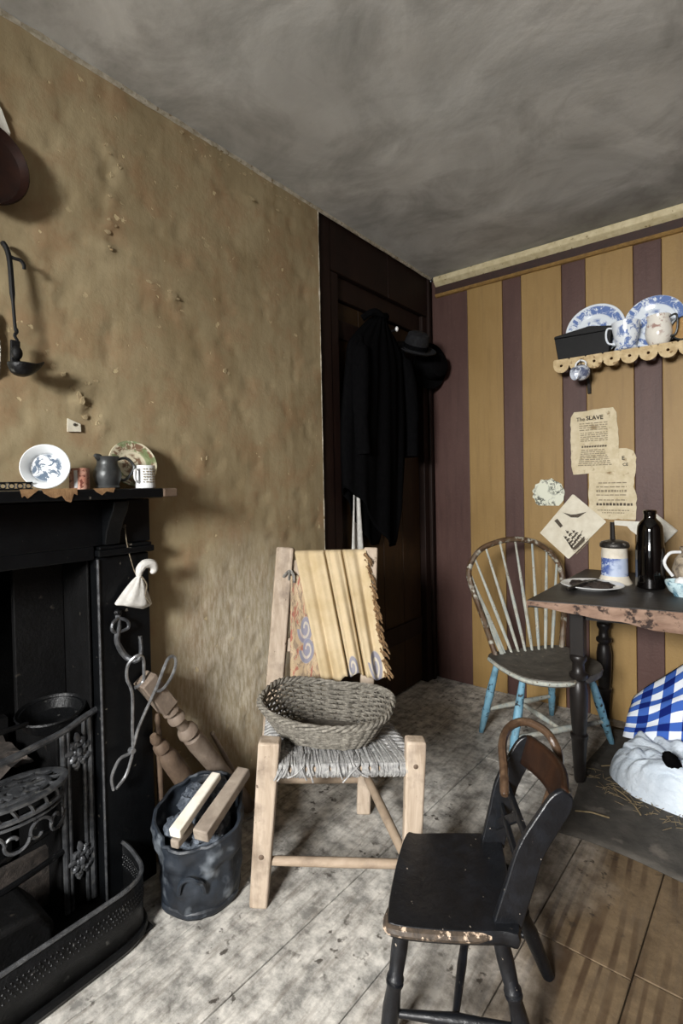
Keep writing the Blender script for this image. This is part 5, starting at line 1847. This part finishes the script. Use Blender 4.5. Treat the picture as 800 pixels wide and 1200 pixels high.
# rubbed near edge of the seat
pts = [p for p in outl]
i0 = min(range(nn), key=lambda i: (outl[i] - FA).length)
seg = [outl[(i0 - 2 + k_) % nn] for k_ in range(13)]
MB().tube([cen + (p - cen) * .985 + Vector((0, 0, CZ - .0115)) for p in seg], [.004] + [.0105] * 11 + [.004], 8).build('worn_edge', M['chair_worn'], cc, label='rubbed pale front edge of the seat')
backv = Vector((.80, .52, 0)).normalized()


def stile(base, top, name):
    """sabre-curved flat stile"""
    path_ = [base + Vector((0, 0, CZ - .01)), base.lerp(top, .25) + Vector((0, 0, .075)) + Vector((0, 0, CZ)) - backv * .004, base.lerp(top, .5) + Vector((0, 0, CZ + .145)) - backv * .012,
             base.lerp(top, .8) + Vector((0, 0, CZ + .215)) - backv * .006, top + Vector((0, 0, CZ + .262))]
    pts = smooth_path(path_, 5)
    n_ = len(pts)
    mb = MB()
    vs, fs = [], []
    cr = Vector((-backv.y, backv.x, 0))
    for i, p in enumerate(pts):
        t = i / (n_ - 1)
        w = (.058 - .006 * t) * (1 if t < .8 else 1 - .55 * ((t - .8) / .2) ** 2)
        th = .017 - .004 * t
        tg = (pts[min(i + 1, n_ - 1)] - pts[max(i - 1, 0)]).normalized()
        f_ = tg.cross(cr).normalized()
        for a, b in ((-1, -1), (1, -1), (1, 1), (-1, 1)):
            vs.append(p + f_ * (a * w / 2) + cr * (b * th / 2))
    for i in range(n_ - 1):
        for j in range(4):
            j2 = (j + 1) % 4
            fs.append((4 * i + j, 4 * i + j2, 4 * i + 4 + j2, 4 * i + 4 + j))
    fs += [(3, 2, 1, 0), tuple(4 * (n_ - 1) + j for j in range(4))]
    mb.add(vs, fs)
    mb.build(name, M['black_chair'], cc, smooth=35, bevel=.003)
    return pts


sn = stile(Vector((1.092, 1.026, 0)), Vector((1.192, 1.115, 0)), 'back_stile')
sfar = stile(Vector((.975, 1.240, 0)), Vector((1.055, 1.300, 0)), 'back_stile')
# crest board between the stile tops, curved backwards
tn, tf = sn[-2], sfar[-2]


def crest_fn(u, v):
    p = (tf + Vector((0, 0, .005))).lerp(tn + Vector((0, 0, .002)), u) + backv * (.030 * sin(pi * u))
    return p + Vector((0, 0, -.062 + .070 * v)) - backv * (.022 * (1 - v))


MB().grid(crest_fn, 14, 5).build('crest_rail', M['crest_wood'], cc, solid=.014, smooth=60)
m1, m2 = sn[10], sfar[10]
MB().bar(m2, m1, .012, .022).build('back_rail', M['black_chair'], cc, bevel=.003)
m3, m4 = sn[6], sfar[6]
MB().bar(m4, m3, .012, .020).build('back_rail', M['black_chair'], cc, bevel=.003)
MB().bar(sfar[3] , m2.lerp(m1, .55), .012, .022).build('cross_brace', M['black_chair'], cc, bevel=.003)
lp = [(0, .014), (.10, .0155), (.40, .0185), (.56, .015), (.585, .0185), (.60, .0185), (.61, .0145), (.625, .0185), (.64, .018), (.655, .015), (.85, .0175), (1, .0165)]
cl = [((.892, .860, 0), (.912, .905, CZ - .03)), ((.765, 1.160, 0), (.805, 1.125, CZ - .03)), ((1.150, 1.010, 0), (1.085, 1.010, CZ - .03)), ((1.108, 1.250, 0), (1.02, 1.20, CZ - .03))]
for a, b in cl:
    MB().turned(a, b, lp, 16).build('leg', M['black_chair'], cc, smooth=50)
q = [Vector(a).lerp(Vector(b), .36) for a, b in cl]
for i, j in ((0, 2), (1, 3)):
    MB().turned(q[i], q[j], [(0, .007), (.3, .010), (.5, .013), (.7, .010), (1, .007)], 10).build('stretcher', M['black_chair'], cc)
MB().turned(q[0].lerp(q[2], .5), q[1].lerp(q[3], .5), [(0, .007), (.5, .011), (1, .007)], 10).build('stretcher', M['black_chair'], cc)

# walking stick hooked over the crest of the child's chair
ws = thing('walking_stick', "brown crook-handled walking stick hooked over the child's chair back", 'stick', (.99, 1.36, 0))
MB().tube(smooth_path([(1.050, 1.135, .478), (1.030, 1.185, .512), (1.008, 1.235, .545), (1.006, 1.290, .565), (1.035, 1.325, .573), (1.080, 1.330, .562), (1.110, 1.318, .538), (1.118, 1.322, .49), (1.090, 1.335, .40), (1.03, 1.35, .20), (.985, 1.36, .010)], 6),
         [.008] + [.0105] * 60, 9).build('shaft', M['cane'], ws)

# ------------------------------------------------------------------ mat, bundle and cloth under the table
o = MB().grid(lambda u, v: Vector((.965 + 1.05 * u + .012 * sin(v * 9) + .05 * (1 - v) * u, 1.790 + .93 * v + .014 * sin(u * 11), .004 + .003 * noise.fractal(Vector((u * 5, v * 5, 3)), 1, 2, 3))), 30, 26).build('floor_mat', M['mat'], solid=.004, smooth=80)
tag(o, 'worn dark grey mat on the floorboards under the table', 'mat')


def bundle_fn(u, v):
    # v 0..1 climbs the outside from the floor to the crown; soft puffs with creased valleys between
    a = u * 2 * pi
    r = 1 - v
    ed = 1 + .05 * noise.noise(Vector((cos(a) * 2, sin(a) * 2, 4)))
    x = 1.365 + math.copysign(abs(cos(a)) ** .85, cos(a)) * .325 * r ** .75 * ed
    y = 2.305 + sin(a) * .185 * r ** .75 * ed
    dome = .135 * max(0.0, 1 - r ** 2.6) ** .5
    w = Vector((x, y, 0)) * 1.0
    wob = Vector((noise.noise(w * 5), noise.noise(w * 5 + Vector((9, 2, 1))), 0)) * .06
    puff = abs(noise.noise((w + wob) * 7.0)) * .075 + abs(noise.noise((w + wob) * 16.0)) * .034
    z = .008 + dome + puff * min(1, v * 5) - .012
    out = .045 * abs(noise.noise(Vector((cos(a) * 4.5, sin(a) * 4.5, v * 4 + sin(a * 3))))) * sin(pi * min(1, v * 1.6))
    return Vector((x + cos(a) * out, y + sin(a) * out, max(z, .006)))


o = MB().grid(bundle_fn, 140, 60, True).build('cloth_bundle', M['bundle'], smooth=80)
tag(o, 'large crumpled white cloth bundle lying on the floor under the table', 'bundle')
o = MB().blob((1.272, 2.185, .160), (.026, .024, .070), Matrix.Rotation(radians(-22), 3, 'Y') @ Matrix.Rotation(radians(38), 3, 'X'), .15, 2, 18, 12).build('black_oblong', M['coat'])
tag(o, 'small black oblong object lying on the white cloth bundle', 'object')


def ging_fn(u, v):
    # cloth over a heap: ridge climbs to the right, front falls to the bundle
    x = 1.085 + .62 * u
    ridge = min(.56, .215 + .52 * min(1, u * 1.2))
    y = 2.60 - .30 * v
    h = 1 - v
    prof = (1 - (abs(h - .5) * 2) ** 2.2)
    z = .165 + .02 * u + (ridge - .165) * max(0, prof) if False else None
    t = v
    z = ridge * (1 - t) ** .85 + (.105 + .09 * u) * (1 - (1 - t) ** .85)
    y = 2.61 - .19 * t ** .7 - .02 * sin(u * 9) * t
    z += .012 * sin(u * 17 + t * 4) * t * (1 - t) * 2 + .014 * noise.noise(Vector((u * 5, t * 5, 3)))
    return Vector((x - .015 * t, y, z))


o = MB().grid(ging_fn, 44, 34).build('gingham_cloth', M['gingham'], solid=.004, smooth=80)
tag(o, 'blue and white gingham cloth draped over a heap under the table', 'cloth')
o = MB().blob((1.46, 2.63, .17), (.26, .08, .165), Matrix.Rotation(radians(-12), 3, 'Y'), .08, 2, 30, 16).build('covered_heap', M['white_cloth'])
tag(o, 'soft white heap mostly hidden beneath the gingham cloth', 'heap')

# straw scattered on the mat, the floor and under the table
sr = random.Random(21)


def straw(a, b, r=.0016, sag=.004):
    a, b = Vector(a), Vector(b)
    m_ = a.lerp(b, .5) + Vector((sr.uniform(-.008, .008), sr.uniform(-.008, .008), sag))
    return MB().tube([a, m_, b], r, 5)


for a, b in (((1.00, 1.930, .012), (1.105, 1.960, .012)), ((1.080, 2.165, .012), (1.150, 2.105, .014)), ((1.165, 2.085, .013), (1.190, 2.040, .013)), ((.905, 2.090, .012), (.955, 2.030, .013)),
             ((1.01, 2.30, .012), (1.09, 2.36, .013))):
    o = straw(a, b, .0026).build('straw_stalk', M['straw'])
    tag(o, 'single pale straw stalk lying on the dark floor by the table', 'straw', 'loose straw stalks by the table')
mb = MB()
for i in range(150):
    t = sr.random()
    x = 1.0 + .55 * t + sr.gauss(0, .03)
    y = 2.22 - .12 * sin(t * 3) + sr.gauss(0, .035)
    a = sr.uniform(0, pi)
    L = sr.uniform(.015, .05)
    p = Vector((x, y, .010 + sr.random() * .006))
    d = Vector((cos(a), sin(a), sr.uniform(-.05, .05))) * L
    mb.tube([p - d / 2, p + d / 2], .0010, 4)
o = mb.build('scattered_straw', M['straw'], kind='stuff')
tag(o, 'fine scattered straw on the mat round the white bundle', 'straw')

for o in bpy.data.objects:
    if '_base' in o:
        del o['_base']
